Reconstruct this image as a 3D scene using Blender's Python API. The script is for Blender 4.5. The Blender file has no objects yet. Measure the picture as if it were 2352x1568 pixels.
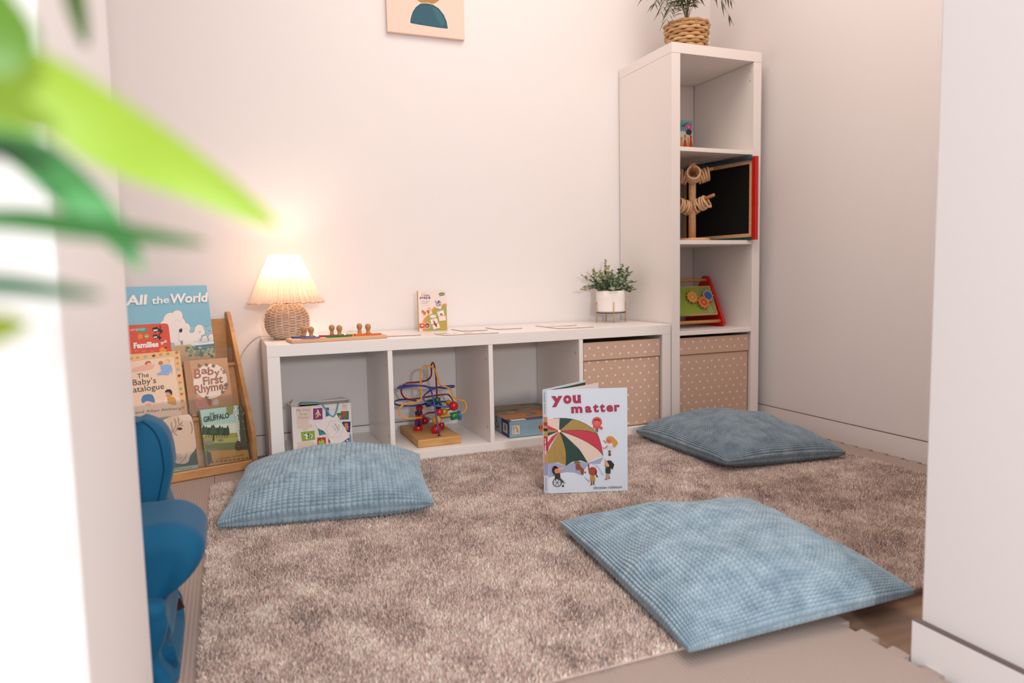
import bpy, math, random
import numpy as np
from mathutils import Vector, Matrix, noise, geometry

# ------------------------------------------------------------------ camera, world, lights, exposure
S = bpy.context.scene
COL = S.collection
CP = np.array([-0.107, -2.6755, 0.6142])
CR = np.array([[0.92693, -0.37466, -0.02055], [-0.05312, -0.07683, -0.99563], [0.37145, 0.92397, -0.09112]])
FPX = 1625.83
cam = bpy.data.cameras.new('camera'); camo = bpy.data.objects.new('camera', cam); COL.objects.link(camo)
cam.sensor_width = 36; cam.sensor_fit = 'HORIZONTAL'; cam.lens = FPX / 2352 * 36
cam.clip_start = 0.02; cam.clip_end = 50
cam.dof.use_dof = True; cam.dof.focus_distance = 2.05; cam.dof.aperture_fstop = 3.4
Mc = Matrix(((CR[0][0], -CR[1][0], -CR[2][0], CP[0]), (CR[0][1], -CR[1][1], -CR[2][1], CP[1]),
             (CR[0][2], -CR[1][2], -CR[2][2], CP[2]), (0, 0, 0, 1)))
camo.matrix_world = Mc
S.camera = camo

w = bpy.data.worlds.new('world'); S.world = w; w.use_nodes = True
bg = w.node_tree.nodes['Background']; bg.inputs[0].default_value = (0.88, 0.94, 1.0, 1); bg.inputs[1].default_value = 0.88

def area(name, loc, target, size, power, color, sy=None):
    l = bpy.data.lights.new(name, 'AREA'); l.energy = power; l.color = color; l.size = size
    if sy: l.shape = 'RECTANGLE'; l.size_y = sy
    o = bpy.data.objects.new(name, l); COL.objects.link(o); o.location = loc
    o.rotation_euler = (Vector(target) - Vector(loc)).to_track_quat('-Z', 'Y').to_euler()
    return o
area('hall_flash', (0.10, -4.2, 1.0), (0.7, 0, 0.5), 0.17, 18, (1.0, 0.97, 0.96))
area('ceiling_fill_light', (0.95, -1.15, 2.46), (0.95, -1.15, 0), 1.5, 14, (1.0, 0.87, 0.80), 1.2)  # added fill for even brightness in the alcove, not an actual fixture
area('hall_fill_light', (0.4, -3.4, 2.46), (0.4, -2.6, 0), 1.4, 7, (0.93, 0.96, 1.0), 1.4)  # unseen cool fill added on the hall side, no real lamp there

S.view_settings.view_transform = 'Standard'; S.view_settings.look = 'None'
S.view_settings.gamma = 1; S.view_settings.exposure = 0.62; S.view_settings.use_curve_mapping = False

# ------------------------------------------------------------------ helpers
def lin(h):
    if not isinstance(h, str): return h
    h = h.lstrip('#'); c = [int(h[i:i + 2], 16) / 255 for i in (0, 2, 4)]
    return tuple(x / 12.92 if x <= .04045 else ((x + .055) / 1.055) ** 2.4 for x in c)

def mat(name, color=None, rough=.5, attr=False, spec=.5, sheen=0, bump=None, metal=0, fn=None):
    m = bpy.data.materials.new(name); m.use_nodes = True; nt = m.node_tree; n = nt.nodes; p = n['Principled BSDF']
    p.inputs['Roughness'].default_value = rough; p.inputs['Metallic'].default_value = metal
    p.inputs['Specular IOR Level'].default_value = spec
    if color is not None: p.inputs['Base Color'].default_value = (*lin(color), 1)
    if attr:
        a = n.new('ShaderNodeAttribute'); a.attribute_name = 'Col'; nt.links.new(a.outputs['Color'], p.inputs['Base Color'])
    if sheen:
        p.inputs['Sheen Weight'].default_value = sheen; p.inputs['Sheen Roughness'].default_value = .4
    if bump:
        t = n.new('ShaderNodeTexNoise'); t.inputs['Scale'].default_value = bump[0]; t.inputs['Detail'].default_value = 4
        c = n.new('ShaderNodeTexCoord'); nt.links.new(c.outputs['Object'], t.inputs['Vector'])
        b = n.new('ShaderNodeBump'); b.inputs['Strength'].default_value = bump[1]; b.inputs['Distance'].default_value = bump[2]
        nt.links.new(t.outputs['Fac'], b.inputs['Height']); nt.links.new(b.outputs['Normal'], p.inputs['Normal'])
    if fn: fn(nt, p)
    return m

def wood_fn(c1, c2, scale, stretch, plank=None):
    def fn(nt, p):
        n = nt.nodes; L = nt.links.new
        tc = n.new('ShaderNodeTexCoord'); mp = n.new('ShaderNodeMapping'); mp.inputs['Scale'].default_value = stretch
        L(tc.outputs['Object'], mp.inputs['Vector'])
        t = n.new('ShaderNodeTexNoise'); t.inputs['Scale'].default_value = scale; t.inputs['Detail'].default_value = 6
        t.inputs['Distortion'].default_value = .6; L(mp.outputs[0], t.inputs['Vector'])
        r = n.new('ShaderNodeValToRGB'); r.color_ramp.elements[0].position = .3; r.color_ramp.elements[1].position = .72
        r.color_ramp.elements[0].color = (*lin(c1), 1); r.color_ramp.elements[1].color = (*lin(c2), 1)
        L(t.outputs['Fac'], r.inputs[0]); out = r.outputs[0]
        if plank:
            b = n.new('ShaderNodeTexBrick'); b.inputs['Scale'].default_value = 1; b.inputs['Brick Width'].default_value = plank[0]
            b.inputs['Row Height'].default_value = plank[1]; b.inputs['Mortar Size'].default_value = .0015
            b.inputs['Color1'].default_value = (1, 1, 1, 1); b.inputs['Color2'].default_value = (.82, .8, .78, 1)
            b.inputs['Mortar'].default_value = (.4, .36, .33, 1); L(tc.outputs['Object'], b.inputs['Vector'])
            mx = n.new('ShaderNodeMix'); mx.data_type = 'RGBA'; mx.blend_type = 'MULTIPLY'; mx.inputs[0].default_value = 1
            L(out, mx.inputs[6]); L(b.outputs['Color'], mx.inputs[7]); out = mx.outputs[2]
        L(out, p.inputs['Base Color'])
    return fn

def attr_noise_fn(amount, scale, stretch=(1, 1, 1)):
    """attribute colour varied by fibre noise"""
    def fn(nt, p):
        n = nt.nodes; L = nt.links.new
        a = n.new('ShaderNodeAttribute'); a.attribute_name = 'Col'
        tc = n.new('ShaderNodeTexCoord'); mp = n.new('ShaderNodeMapping'); mp.inputs['Scale'].default_value = stretch
        L(tc.outputs['Object'], mp.inputs['Vector'])
        t = n.new('ShaderNodeTexNoise'); t.inputs['Scale'].default_value = scale; t.inputs['Detail'].default_value = 5
        L(mp.outputs[0], t.inputs['Vector'])
        mr = n.new('ShaderNodeMapRange'); mr.inputs['From Min'].default_value = .3; mr.inputs['From Max'].default_value = .7
        mr.inputs['To Min'].default_value = 1 - amount; mr.inputs['To Max'].default_value = 1 + amount
        L(t.outputs['Fac'], mr.inputs['Value'])
        v = n.new('ShaderNodeVectorMath'); v.operation = 'SCALE'; L(a.outputs['Color'], v.inputs[0]); L(mr.outputs[0], v.inputs['Scale'])
        L(v.outputs[0], p.inputs['Base Color'])
    return fn

WALL = mat('wall_paint', '#eee7e4', .55, spec=.3, bump=(180, .08, .002))
CEIL = mat('ceiling_paint', '#f2ebe6', .8, spec=.1)
LAMI = mat('white_laminate', '#f3ebe5', .32, spec=.45)
GAP = mat('dark_gap', '#6d5f5a', .8, spec=.1)
PRINT = mat('printed_card', None, .42, attr=True, spec=.4)
MATTE = mat('matte_paint', None, .7, attr=True, spec=.2)
GLOSS = mat('gloss_paint', None, .16, attr=True, spec=.6)
TOYW = mat('toy_wood', None, .45, spec=.35, fn=attr_noise_fn(.16, 9, (6, 6, 40)))
BEECH = mat('beech_wood', None, .42, spec=.4, fn=wood_fn('#c08a55', '#d29c68', 7, (1.2, 7, 7)))
MAPLE = mat('maple_block', None, .45, spec=.4, fn=wood_fn('#bb8848', '#d3a468', 8, (1, 6, 6)))
PLY = mat('plywood', None, .5, spec=.3, fn=wood_fn('#cfa078', '#e0b793', 9, (1, 1, 60)))
FLOORM = mat('laminate_floor', None, .38, spec=.4, fn=wood_fn('#8a6d5a', '#a98a74', 3, (1, 9, 1), (1.2, .19)))
METAL = mat('brushed_metal', '#9a948c', .3, metal=1)
BRASS = mat('brass', '#c9a67a', .22, metal=1)
DARKM = mat('dark_metal', '#3a3028', .35, metal=.6)
LEAFM = mat('plant_leaf', None, .5, attr=True, spec=.35)
CORD = mat('cord', '#d8ccc4', .6)
ROPE = mat('rope', '#63aeb4', .8, bump=(900, .8, .002))
RATTAN = mat('rattan', None, .6, spec=.25, fn=attr_noise_fn(.12, 60))
SEAG = mat('seagrass', None, .6, spec=.25, fn=attr_noise_fn(.22, 70))
RUGM = mat('rug_pile', None, .95, attr=True, spec=.08)
CHAIRM = mat('blue_cover', '#075377', .65, spec=.2, sheen=.12, bump=(420, .25, .002))
PIPING = mat('navy_piping', '#0a3453', .7, spec=.2)
SOIL = mat('soil', '#3a2c22', .95, spec=.05, bump=(200, 1, .01))

def trans_leaf(name):
    m = mat(name, None, .4, attr=True, spec=.4); nt = m.node_tree; n = nt.nodes; p = n['Principled BSDF']; L = nt.links.new
    tr = n.new('ShaderNodeBsdfTranslucent'); a = n.new('ShaderNodeAttribute'); a.attribute_name = 'Col'; L(a.outputs[0], tr.inputs[0])
    mx = n.new('ShaderNodeMixShader'); mx.inputs[0].default_value = .35; L(p.outputs[0], mx.inputs[1]); L(tr.outputs[0], mx.inputs[2])
    L(mx.outputs[0], n['Material Output'].inputs[0]); return m
PALM = trans_leaf('palm_leaf')

def shade_mat():
    m = bpy.data.materials.new('pleated_fabric'); m.use_nodes = True; nt = m.node_tree; n = nt.nodes; L = nt.links.new
    d = n['Principled BSDF']; d.inputs['Base Color'].default_value = (*lin('#fbeee6'), 1); d.inputs['Roughness'].default_value = .8
    t = n.new('ShaderNodeBsdfTranslucent'); t.inputs[0].default_value = (*lin('#fff4e6'), 1)
    mx = n.new('ShaderNodeMixShader'); mx.inputs[0].default_value = .62
    L(d.outputs[0], mx.inputs[1]); L(t.outputs[0], mx.inputs[2]); L(mx.outputs[0], n['Material Output'].inputs[0]); return m
SHADE = shade_mat()

def acrylic_mat():
    m = bpy.data.materials.new('clear_acrylic'); m.use_nodes = True; nt = m.node_tree; n = nt.nodes; L = nt.links.new
    n.remove(n['Principled BSDF'])
    t = n.new('ShaderNodeBsdfTransparent'); t.inputs[0].default_value = (.97, .97, .97, 1)
    g = n.new('ShaderNodeBsdfGlossy'); g.inputs['Roughness'].default_value = .04
    f = n.new('ShaderNodeFresnel'); f.inputs[0].default_value = 1.45
    mx = n.new('ShaderNodeMixShader'); L(f.outputs[0], mx.inputs[0]); L(t.outputs[0], mx.inputs[1]); L(g.outputs[0], mx.inputs[2])
    L(mx.outputs[0], n['Material Output'].inputs[0]); return m
ACRYL = acrylic_mat()

def foam_fn(nt, p):
    n = nt.nodes; L = nt.links.new
    tc = n.new('ShaderNodeTexCoord')
    wv = n.new('ShaderNodeTexWave'); wv.wave_type = 'BANDS'; wv.bands_direction = 'X'; wv.inputs['Scale'].default_value = 42
    wv.inputs['Distortion'].default_value = .25; wv.inputs['Detail'].default_value = 1
    L(tc.outputs['Object'], wv.inputs['Vector'])
    b = n.new('ShaderNodeBump'); b.inputs['Strength'].default_value = .6; b.inputs['Distance'].default_value = .0012
    L(wv.outputs['Fac'], b.inputs['Height']); L(b.outputs[0], p.inputs['Normal'])
FOAM = mat('foam_mat', '#a5938a', .8, spec=.15, fn=foam_fn)

def velvet(name, c1, c2):
    def fn(nt, p):
        n = nt.nodes; L = nt.links.new
        tc = n.new('ShaderNodeTexCoord'); t = n.new('ShaderNodeTexNoise'); t.inputs['Scale'].default_value = 26; t.inputs['Detail'].default_value = 6
        t.inputs['Roughness'].default_value = .65; L(tc.outputs['Object'], t.inputs['Vector'])
        r = n.new('ShaderNodeValToRGB'); r.color_ramp.elements[0].position = .34; r.color_ramp.elements[1].position = .70
        r.color_ramp.elements[0].color = (*lin(c1), 1); r.color_ramp.elements[1].color = (*lin(c2), 1)
        L(t.outputs['Fac'], r.inputs[0]); L(r.outputs[0], p.inputs['Base Color'])
    return mat(name, None, .85, spec=.1, sheen=.45, fn=fn)
VELVET = velvet('ribbed_velvet', '#7b919f', '#a3b6c0')
VELVET_SHADED = velvet('ribbed_velvet_shaded', '#6f808b', '#909fa9')  # darker copy of the velvet, shade from the right wall put into the colour

CMETA = {}
def tag(o, label=None, cat=None, group=None, kind=None):
    if label: o['label'] = label
    if cat: o['category'] = cat
    if group: o['group'] = group
    if kind: o['kind'] = kind
    return o
ORG = {}
def thing(name, loc, label, cat, group=None):
    o = bpy.data.objects.new(name, None); COL.objects.link(o); o.location = loc; o.empty_display_size = .05
    ORG[o.name] = tuple(loc); return tag(o, label, cat, group)

class MB:
    """collects faces in world coordinates; build() links them as one mesh object"""
    def __init__(s): s.V = []; s.F = []; s.C = []; s.SM = []; s.lay = 0
    def add(s, V, F, col='#ffffff', sm=False):
        b = len(s.V); s.V += [tuple(map(float, v)) for v in V]; c = lin(col)
        for f in F: s.F.append([i + b for i in f]); s.C.append(c); s.SM.append(sm)
    def box(s, x0, x1, y0, y1, z0, z1, col='#ffffff'):
        s.add([(x, y, z) for x in (x0, x1) for y in (y0, y1) for z in (z0, z1)],
              [(0, 1, 3, 2), (4, 6, 7, 5), (0, 4, 5, 1), (2, 3, 7, 6), (0, 2, 6, 4), (1, 5, 7, 3)], col); return s
    def obox(s, o, U, V, N, a, b, c, col='#ffffff'):
        """oriented box: origin o, spans a,b,c=(lo,hi) along U,V,N"""
        o, U, V, N = map(np.array, (o, U, V, N))
        s.add([o + U * x + V * y + N * z for x in a for y in b for z in c],
              [(0, 1, 3, 2), (4, 6, 7, 5), (0, 4, 5, 1), (2, 3, 7, 6), (0, 2, 6, 4), (1, 5, 7, 3)], col); return s
    def prism(s, pts, o, U, V, N, t, col='#ffffff', side=None):
        o, U, V, N = map(np.array, (o, U, V, N)); n = len(pts)
        A = [o + U * p[0] + V * p[1] for p in pts]; B = [a + N * t for a in A]
        tri = geometry.tessellate_polygon([[Vector((p[0], p[1], 0)) for p in pts]])
        s.add(A + B, [tuple(reversed(q)) for q in tri] + [tuple(i + n for i in q) for q in tri], col)
        s.add(A + B, [(i, (i + 1) % n, (i + 1) % n + n, i + n) for i in range(n)], side or col); return s
    def tube(s, P, r, col='#ffffff', n=8, closed=False, sm=True):
        P = [np.array(p, float) for p in P]; m = len(P); R = r if hasattr(r, '__len__') else [r] * m
        V = []; up = np.array([.013, .021, 1.0]); prev = None
        for i in range(m):
            if closed: d = P[(i + 1) % m] - P[i - 1]
            else: d = P[min(i + 1, m - 1)] - P[max(i - 1, 0)]
            d = d / (np.linalg.norm(d) + 1e-12)
            if prev is None:
                a = np.cross(d, up)
                if np.linalg.norm(a) < .2: a = np.cross(d, [1, 0, 0])
            else: a = prev - d * (prev @ d)
            a = a / np.linalg.norm(a); prev = a; b = np.cross(d, a)
            for k in range(n):
                t = 2 * math.pi * k / n; V.append(P[i] + (a * math.cos(t) + b * math.sin(t)) * R[i])
        F = [(i * n + k, i * n + (k + 1) % n, ((i + 1) % m) * n + (k + 1) % n, ((i + 1) % m) * n + k)
             for i in range(m if closed else m - 1) for k in range(n)]
        if not closed: F += [tuple(range(n - 1, -1, -1)), tuple((m - 1) * n + k for k in range(n))]
        s.add(V, F, col, sm); return s
    def lathe(s, prof, c, col='#ffffff', n=32, axis=None, sm=True, mod=None):
        """prof [(r,h)] around axis through c"""
        c = np.array(c, float)
        if axis is None: A, B, Z = np.eye(3)
        else:
            Z = np.array(axis, float); Z /= np.linalg.norm(Z); A = np.cross(Z, [0, 0, 1] if abs(Z[2]) < .9 else [1, 0, 0]); A /= np.linalg.norm(A); B = np.cross(Z, A)
        V = []
        for j, (r, h) in enumerate(prof):
            for k in range(n):
                t = 2 * math.pi * k / n; rr = r * (mod(t, j) if mod else 1)
                V.append(c + Z * h + (A * math.cos(t) + B * math.sin(t)) * rr)
        m = len(prof)
        F = [(j * n + k, j * n + (k + 1) % n, (j + 1) * n + (k + 1) % n, (j + 1) * n + k) for j in range(m - 1) for k in range(n)]
        s.add(V, F, col, sm)
        return s
    def cyl(s, a, b, r, col='#ffffff', n=20):
        a, b = np.array(a, float), np.array(b, float); h = np.linalg.norm(b - a); e = min(r, h) * .12
        return s.lathe([(0, 0), (r - e, 0), (r, e), (r, h - e), (r - e, h), (0, h)], a, col, n, b - a)
    def ball(s, c, r, col='#ffffff', n=20, sc=(1, 1, 1)):
        V = []; m = n // 2
        for j in range(m + 1):
            for k in range(n):
                p, t = math.pi * j / m, 2 * math.pi * k / n
                V.append((c[0] + r * sc[0] * math.sin(p) * math.cos(t), c[1] + r * sc[1] * math.sin(p) * math.sin(t), c[2] + r * sc[2] * math.cos(p)))
        s.add(V, [(j * n + k, (j + 1) * n + k, (j + 1) * n + (k + 1) % n, j * n + (k + 1) % n) for j in range(m) for k in range(n)], col, True); return s
    def superell(s, c, R, e=.4, e2=None, col='#ffffff', n=48, fn=None):
        e2 = e2 or e; V = []; m = n // 2
        sg = lambda x, q: math.copysign(abs(x) ** q, x)
        for j in range(m + 1):
            for k in range(n):
                p, t = -math.pi / 2 + math.pi * j / m, 2 * math.pi * k / n
                v = [sg(math.cos(p), e2) * sg(math.cos(t), e), sg(math.cos(p), e2) * sg(math.sin(t), e), sg(math.sin(p), e2)]
                if fn: v = fn(v)
                V.append((c[0] + R[0] * v[0], c[1] + R[1] * v[1], c[2] + R[2] * v[2]))
        s.add(V, [(j * n + k, j * n + (k + 1) % n, (j + 1) * n + (k + 1) % n, (j + 1) * n + k) for j in range(m) for k in range(n)], col, True); return s
    def build(s, name, m, parent=None, at=None, bevel=0, seg=2):
        me = bpy.data.meshes.new(name); o_ = ORG[parent.name] if parent else (at or (0, 0, 0))
        V = np.array(s.V) - np.array(o_)
        me.from_pydata(V.tolist(), [], s.F)
        me.polygons.foreach_set('use_smooth', s.SM)
        ls = np.array([len(f) for f in s.F]); C = np.repeat(np.array([(*c, 1) for c in s.C], dtype=np.float32), ls, axis=0)
        ca = me.color_attributes.new('Col', 'FLOAT_COLOR', 'CORNER'); ca.data.foreach_set('color', C.ravel())
        me.materials.append(m); me.update()
        o = bpy.data.objects.new(name, me); COL.objects.link(o)
        if parent: o.parent = parent
        else: o.location = o_
        ORG[o.name] = tuple(o_)
        if bevel:
            b = o.modifiers.new('bevel', 'BEVEL'); b.width = bevel; b.segments = seg; b.limit_method = 'ANGLE'
        return o

def catmull(P, k=8, closed=False):
    P = [np.array(p, float) for p in P]; out = []; n = len(P)
    for i in range(n if closed else n - 1):
        if closed: a, b, c, d = P[i - 1], P[i], P[(i + 1) % n], P[(i + 2) % n]
        else: a, b, c, d = P[max(i - 1, 0)], P[i], P[i + 1], P[min(i + 2, n - 1)]
        for q in range(k):
            t = q / k
            out.append(.5 * ((2 * b) + (c - a) * t + (2 * a - 5 * b + 4 * c - d) * t * t + (3 * b - a - 3 * c + d) * t ** 3))
    if not closed: out.append(P[-1])
    return out

TX = {}
def glyphs(txt, bold, shear=0):
    k = (txt, bold, shear)
    if k in TX: return TX[k]
    cu = bpy.data.curves.new('lettering', 'FONT'); cu.body = txt; cu.size = 1; cu.offset = bold; cu.resolution_u = 3; cu.shear = shear
    o = bpy.data.objects.new('lettering', cu); COL.objects.link(o)
    dg = bpy.context.evaluated_depsgraph_get(); me = bpy.data.meshes.new_from_object(o.evaluated_get(dg))
    V = np.array([v.co[:2] for v in me.vertices]); F = [tuple(p.vertices) for p in me.polygons]
    bpy.data.objects.remove(o); bpy.data.curves.remove(cu); bpy.data.meshes.remove(me)
    TX[k] = (V, F); return TX[k]

class Art:
    """flat print on a surface: origin bottom-left, U right, V up, N out; drawn in the coordinates of quad (TL,TR,BR,BL)"""
    def __init__(s, mb, o, U, V, N, w, h, quad=None, step=.00003):
        s.mb = mb; s.o, s.U, s.V, s.N = [np.array(a, float) for a in (o, U, V, N)]; s.w = w; s.h = h; s.q = quad; s.L = step; s.step = step
    def uv(s, x, y):
        if s.q is None: return np.array([x, y])
        TL, TR, BR, BL = [np.array(p, float) for p in s.q]; u, v = .5, .5; X = np.array([x, y], float)
        for _ in range(8):
            f = BL * (1 - u) * (1 - v) + BR * u * (1 - v) + TR * u * v + TL * (1 - u) * v - X
            du = (BR - BL) * (1 - v) + (TR - TL) * v; dv = (TL - BL) * (1 - u) + (TR - BR) * u
            d = np.linalg.solve(np.array([du, dv]).T, -f); u += d[0]; v += d[1]
        return np.array([u * s.w, v * s.h])
    def _put(s, P2, F, col):
        P2 = [(min(max(p[0], 0), s.w), min(max(p[1], 0), s.h)) for p in P2]
        s.mb.add([s.o + s.U * p[0] + s.V * p[1] + s.N * s.L for p in P2], F, col); s.L += s.step
    def poly(s, pts, col):
        P = [s.uv(*p) for p in pts]
        tri = geometry.tessellate_polygon([[Vector((p[0], p[1], 0)) for p in P]])
        s._put(P, [tuple(q) for q in tri], col)
    def rect(s, x0, y0, x1, y1, col): s.poly([(x0, y0), (x1, y0), (x1, y1), (x0, y1)], col)
    def blob(s, pts, col, k=5): s.poly([tuple(p) for p in catmull(pts, k, True)], col)
    def circ(s, x, y, rx, ry=None, col='#000000', n=20, a0=0, a1=360):
        ry = ry or rx; full = abs(a1 - a0) >= 360
        s.poly([(x + rx * math.cos(math.radians(a0 + (a1 - a0) * i / (n if full else n - 1))), y - ry * math.sin(math.radians(a0 + (a1 - a0) * i / (n if full else n - 1)))) for i in range(n)], col)
    def line(s, pts, wd, col, curve=0):
        if curve: pts = catmull(pts, curve)
        P = [np.array(p, float) for p in pts]; A = []; B = []
        for i, p in enumerate(P):
            d = P[min(i + 1, len(P) - 1)] - P[max(i - 1, 0)]; d = d / (np.linalg.norm(d) + 1e-9); q = np.array([-d[1], d[0]]) * wd / 2
            A.append(p + q); B.append(p - q)
        Q = [s.uv(*p) for p in A + B]; n = len(P)
        s._put(Q, [(i, i + 1, n + i + 1, n + i) for i in range(n - 1)], col)
    def text(s, t, p0, p1, hpx, col, bold=.0, shear=0):
        """baseline p0->p1, cap height hpx, stretched to fill p0..p1"""
        V, F = glyphs(t, bold, shear); x0, x1 = V[:, 0].min(), V[:, 0].max()
        p0, p1 = np.array(p0, float), np.array(p1, float); d = p1 - p0; up = np.array([d[1], -d[0]]); up = up / np.linalg.norm(up) * hpx / .73
        if s.q is None: up = -up * 1.0; up = np.array([-d[1], d[0]]) / np.linalg.norm(d) * hpx / .73
        a = s.uv(*p0); b = s.uv(*p1); c = s.uv(*(p0 + up)) - a
        P = [a + (b - a) * ((v[0] - x0) / (x1 - x0)) + c * v[1] for v in V]
        s._put(P, F, col)

def sub(o, *keys): return o
X3, Y3, Z3 = np.eye(3)
def px(u, v, d):
    """point seen at photo pixel (u,v) at depth d metres"""
    return CP + d * (CR[2] + CR[0] * (u - 1176) / FPX + CR[1] * (v - 784) / FPX)

def vnoise(x, y, scale, seed, n=64):
    g = np.random.RandomState(seed).rand(n, n); x = x / scale + 100; y = y / scale + 100
    i, j = np.floor(x).astype(int), np.floor(y).astype(int); fx, fy = x - i, y - j; fx = fx * fx * (3 - 2 * fx); fy = fy * fy * (3 - 2 * fy)
    G = lambda a, b: g[a % n, b % n]
    return G(i, j) * (1 - fx) * (1 - fy) + G(i + 1, j) * fx * (1 - fy) + G(i, j + 1) * (1 - fx) * fy + G(i + 1, j + 1) * fx * fy

# ------------------------------------------------------------------ room shell
FZ = -.012; XR = 1.945; H = 2.5
def struct(name, mb, m, bevel=0): return tag(mb.build(name, m, bevel=bevel), kind='structure')
struct('floor', MB().box(-2.2, 3.2, -5.5, .1, FZ - .05, FZ), FLOORM)
struct('ceiling', MB().box(-1.5, 2.1, -2.06, .1, H, H + .06), CEIL)
struct('wall_back', MB().box(-1.5, 2.1, 0, .1, FZ, H), WALL)
struct('wall_right', MB().box(XR, XR + .1, -1.92, .0, FZ, H), WALL)
struct('wall_left', MB().box(-1.5, -1.4, -1.675, 0, FZ, H), WALL)
struct('wall_front_left', MB().box(-2.2, -.222, -2.058, -1.675, FZ, H), WALL, .003)
struct('wall_front_right', MB().box(.882, 3.2, -2.6, -1.92, FZ, H), WALL, .003)
BT = .062
def baseb(name, boxes):
    m = MB()
    for b in boxes: m.box(*b, FZ, BT)
    o = struct(name, m, WALL, .001)
    g = MB()
    for b in boxes: g.box(*b, BT, BT + .0018)
    g.build('shadow_gap', GAP, o); return o
baseb('baseboard_back', [(-1.4, XR, -.006, 0)])
baseb('baseboard_right', [(XR - .006, XR, -1.92, -.006)])
baseb('baseboard_left', [(-1.4, -1.394, -1.675, -.006)])
baseb('baseboard_front_right', [(.870, .882, -2.6, -1.913)])
baseb('baseboard_front_left', [(-.222, -.214, -2.058, -1.675)])

# ------------------------------------------------------------------ foam mats
def tooth_edge(p, q, pitch=.058, dep=.018):
    """points from p to q with jigsaw teeth pushed to the right-hand side of the walk"""
    p, q = np.array(p, float), np.array(q, float); L = np.linalg.norm(q - p); n = max(1, int(L / pitch)); d = (q - p) / L; o = np.array([d[1], -d[0]])
    out = []; st = L / n
    for i in range(n):
        b = p + d * st * i
        for a, h in ((.0, 0), (.27, 0), (.22, 1), (.78, 1), (.73, 0)): out.append(tuple(b + d * st * a + o * dep * h))
    return out
def foam_mat(x0, x1, y0, y1, label, teeth=''):
    P = []
    P += tooth_edge((x0, y0), (x1, y0)) if 'f' in teeth else [(x0, y0)]
    P += tooth_edge((x1, y0), (x1, y1)) if 'r' in teeth else [(x1, y0)]
    P += [(x1, y1), (x0, y1)]
    Q = [P[0]]
    for a in P[1:]:
        if np.hypot(a[0] - Q[-1][0], a[1] - Q[-1][1]) > 1e-5: Q.append(a)
    o = MB().prism(Q, (0, 0, FZ), X3, Y3, Z3, -FZ).build('foam_mat', FOAM, at=None)
    return tag(o, label, 'play mat', 'interlocking foam mats')
g = .0006
foam_mat(-1.2, -.17 - g, -1.67, -.70 - g, 'beige ribbed foam mat between the blue armchair and the grey rug')
foam_mat(-1.2, -.17 - g, -.70 + g, -.16, 'beige foam mat under the wooden book display')
foam_mat(-.17 + g, .865 - g, -.70 + g, -.10, 'beige foam mat under the low white shelf unit')
foam_mat(.865 + g, 1.895, -.70 + g, -.02, 'beige foam mat under the tall white shelf unit', 'r')
foam_mat(-.17 + g, .865 - g, -1.74 + g, -.70 - g, 'beige foam mat hidden under the middle of the rug')
foam_mat(.865 + g, 1.895, -1.74 + g, -.70 - g, 'beige foam mat with jigsaw teeth along the right wall', 'r')
foam_mat(-.17 + g, .858, -2.78, -1.74 - g, 'smooth beige foam mat in the doorway, in front of the rug', 'r')

# ------------------------------------------------------------------ rug
def make_rug():
    x0, x1, y0, y1 = -.178, 1.775, -1.752, -.402; rs = np.random.RandomState(4)
    N = 760000
    x = rs.uniform(x0, x1, N); y = rs.uniform(y0, y1, N)
    # rounded corners
    r = .03; dx = np.maximum(np.maximum(x0 + r - x, x - (x1 - r)), 0); dy = np.maximum(np.maximum(y0 + r - y, y - (y1 - r)), 0)
    k = dx * dx + dy * dy < r * r; x, y = x[k], y[k]; N = len(x)
    a = 2 * math.pi * (vnoise(x, y, .11, 1) * 1.0 + vnoise(x, y, .035, 2) * .5) + rs.normal(0, 1.7, N)
    lean = .002 + .0045 * rs.rand(N); h = .0120 + .0045 * rs.rand(N)
    top = np.stack([x + np.cos(a) * lean, y + np.sin(a) * lean, h], 1)
    t = rs.uniform(0, math.pi, N); wd = .0010 + .0008 * rs.rand(N)
    e = np.stack([np.cos(t) * wd, np.sin(t) * wd, 0 * t], 1); b = np.stack([x, y, 0 * x + .004], 1)
    b = b + (top - b) * .25
    V = np.stack([b - e, b + e, top], 1).reshape(-1, 3)
    me = bpy.data.meshes.new('shag_rug')
    # slab vertices first
    S_ = [(x, y, z) for x in (x0 + .004, x1 - .004) for y in (y0 + .004, y1 - .004) for z in (.0, .006)]
    nv = 8; V = np.vstack([np.array(S_), V])
    nf = 6 + N; li = np.concatenate([np.array([0, 1, 3, 2, 4, 6, 7, 5, 0, 4, 5, 1, 2, 3, 7, 6, 0, 2, 6, 4, 1, 5, 7, 3]), np.arange(N * 3) + nv])
    ls = np.concatenate([np.arange(6) * 4, 24 + np.arange(N) * 3]); lt = np.concatenate([np.full(6, 4), np.full(N, 3)])
    me.vertices.add(len(V)); me.vertices.foreach_set('co', V.ravel()); me.loops.add(len(li)); me.loops.foreach_set('vertex_index', li)
    me.polygons.add(nf); me.polygons.foreach_set('loop_start', ls); me.polygons.foreach_set('loop_total', lt); me.update(calc_edges=True)
    c0 = np.array(lin('#f8ded1')); tone = .40 + .92 * rs.rand(N) ** 1.1 + .36 * (vnoise(x, y, .075, 7) - .5) + .26 * (vnoise(x, y, .028, 8) - .5)
    C = np.ones((len(V), 4), np.float32); C[:8, :3] = c0 * .7
    cc = c0[None] * tone[:, None]; C[8:, :3] = np.repeat(np.clip(cc, 0, 1), 3, axis=0)
    ca = me.color_attributes.new('Col', 'FLOAT_COLOR', 'POINT'); ca.data.foreach_set('color', C.ravel())
    me.materials.append(RUGM); o = bpy.data.objects.new('shag_rug', me); COL.objects.link(o)
    return tag(o, 'grey beige shaggy rug lying on the foam mats in the middle of the room', 'rug')
make_rug()

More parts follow.
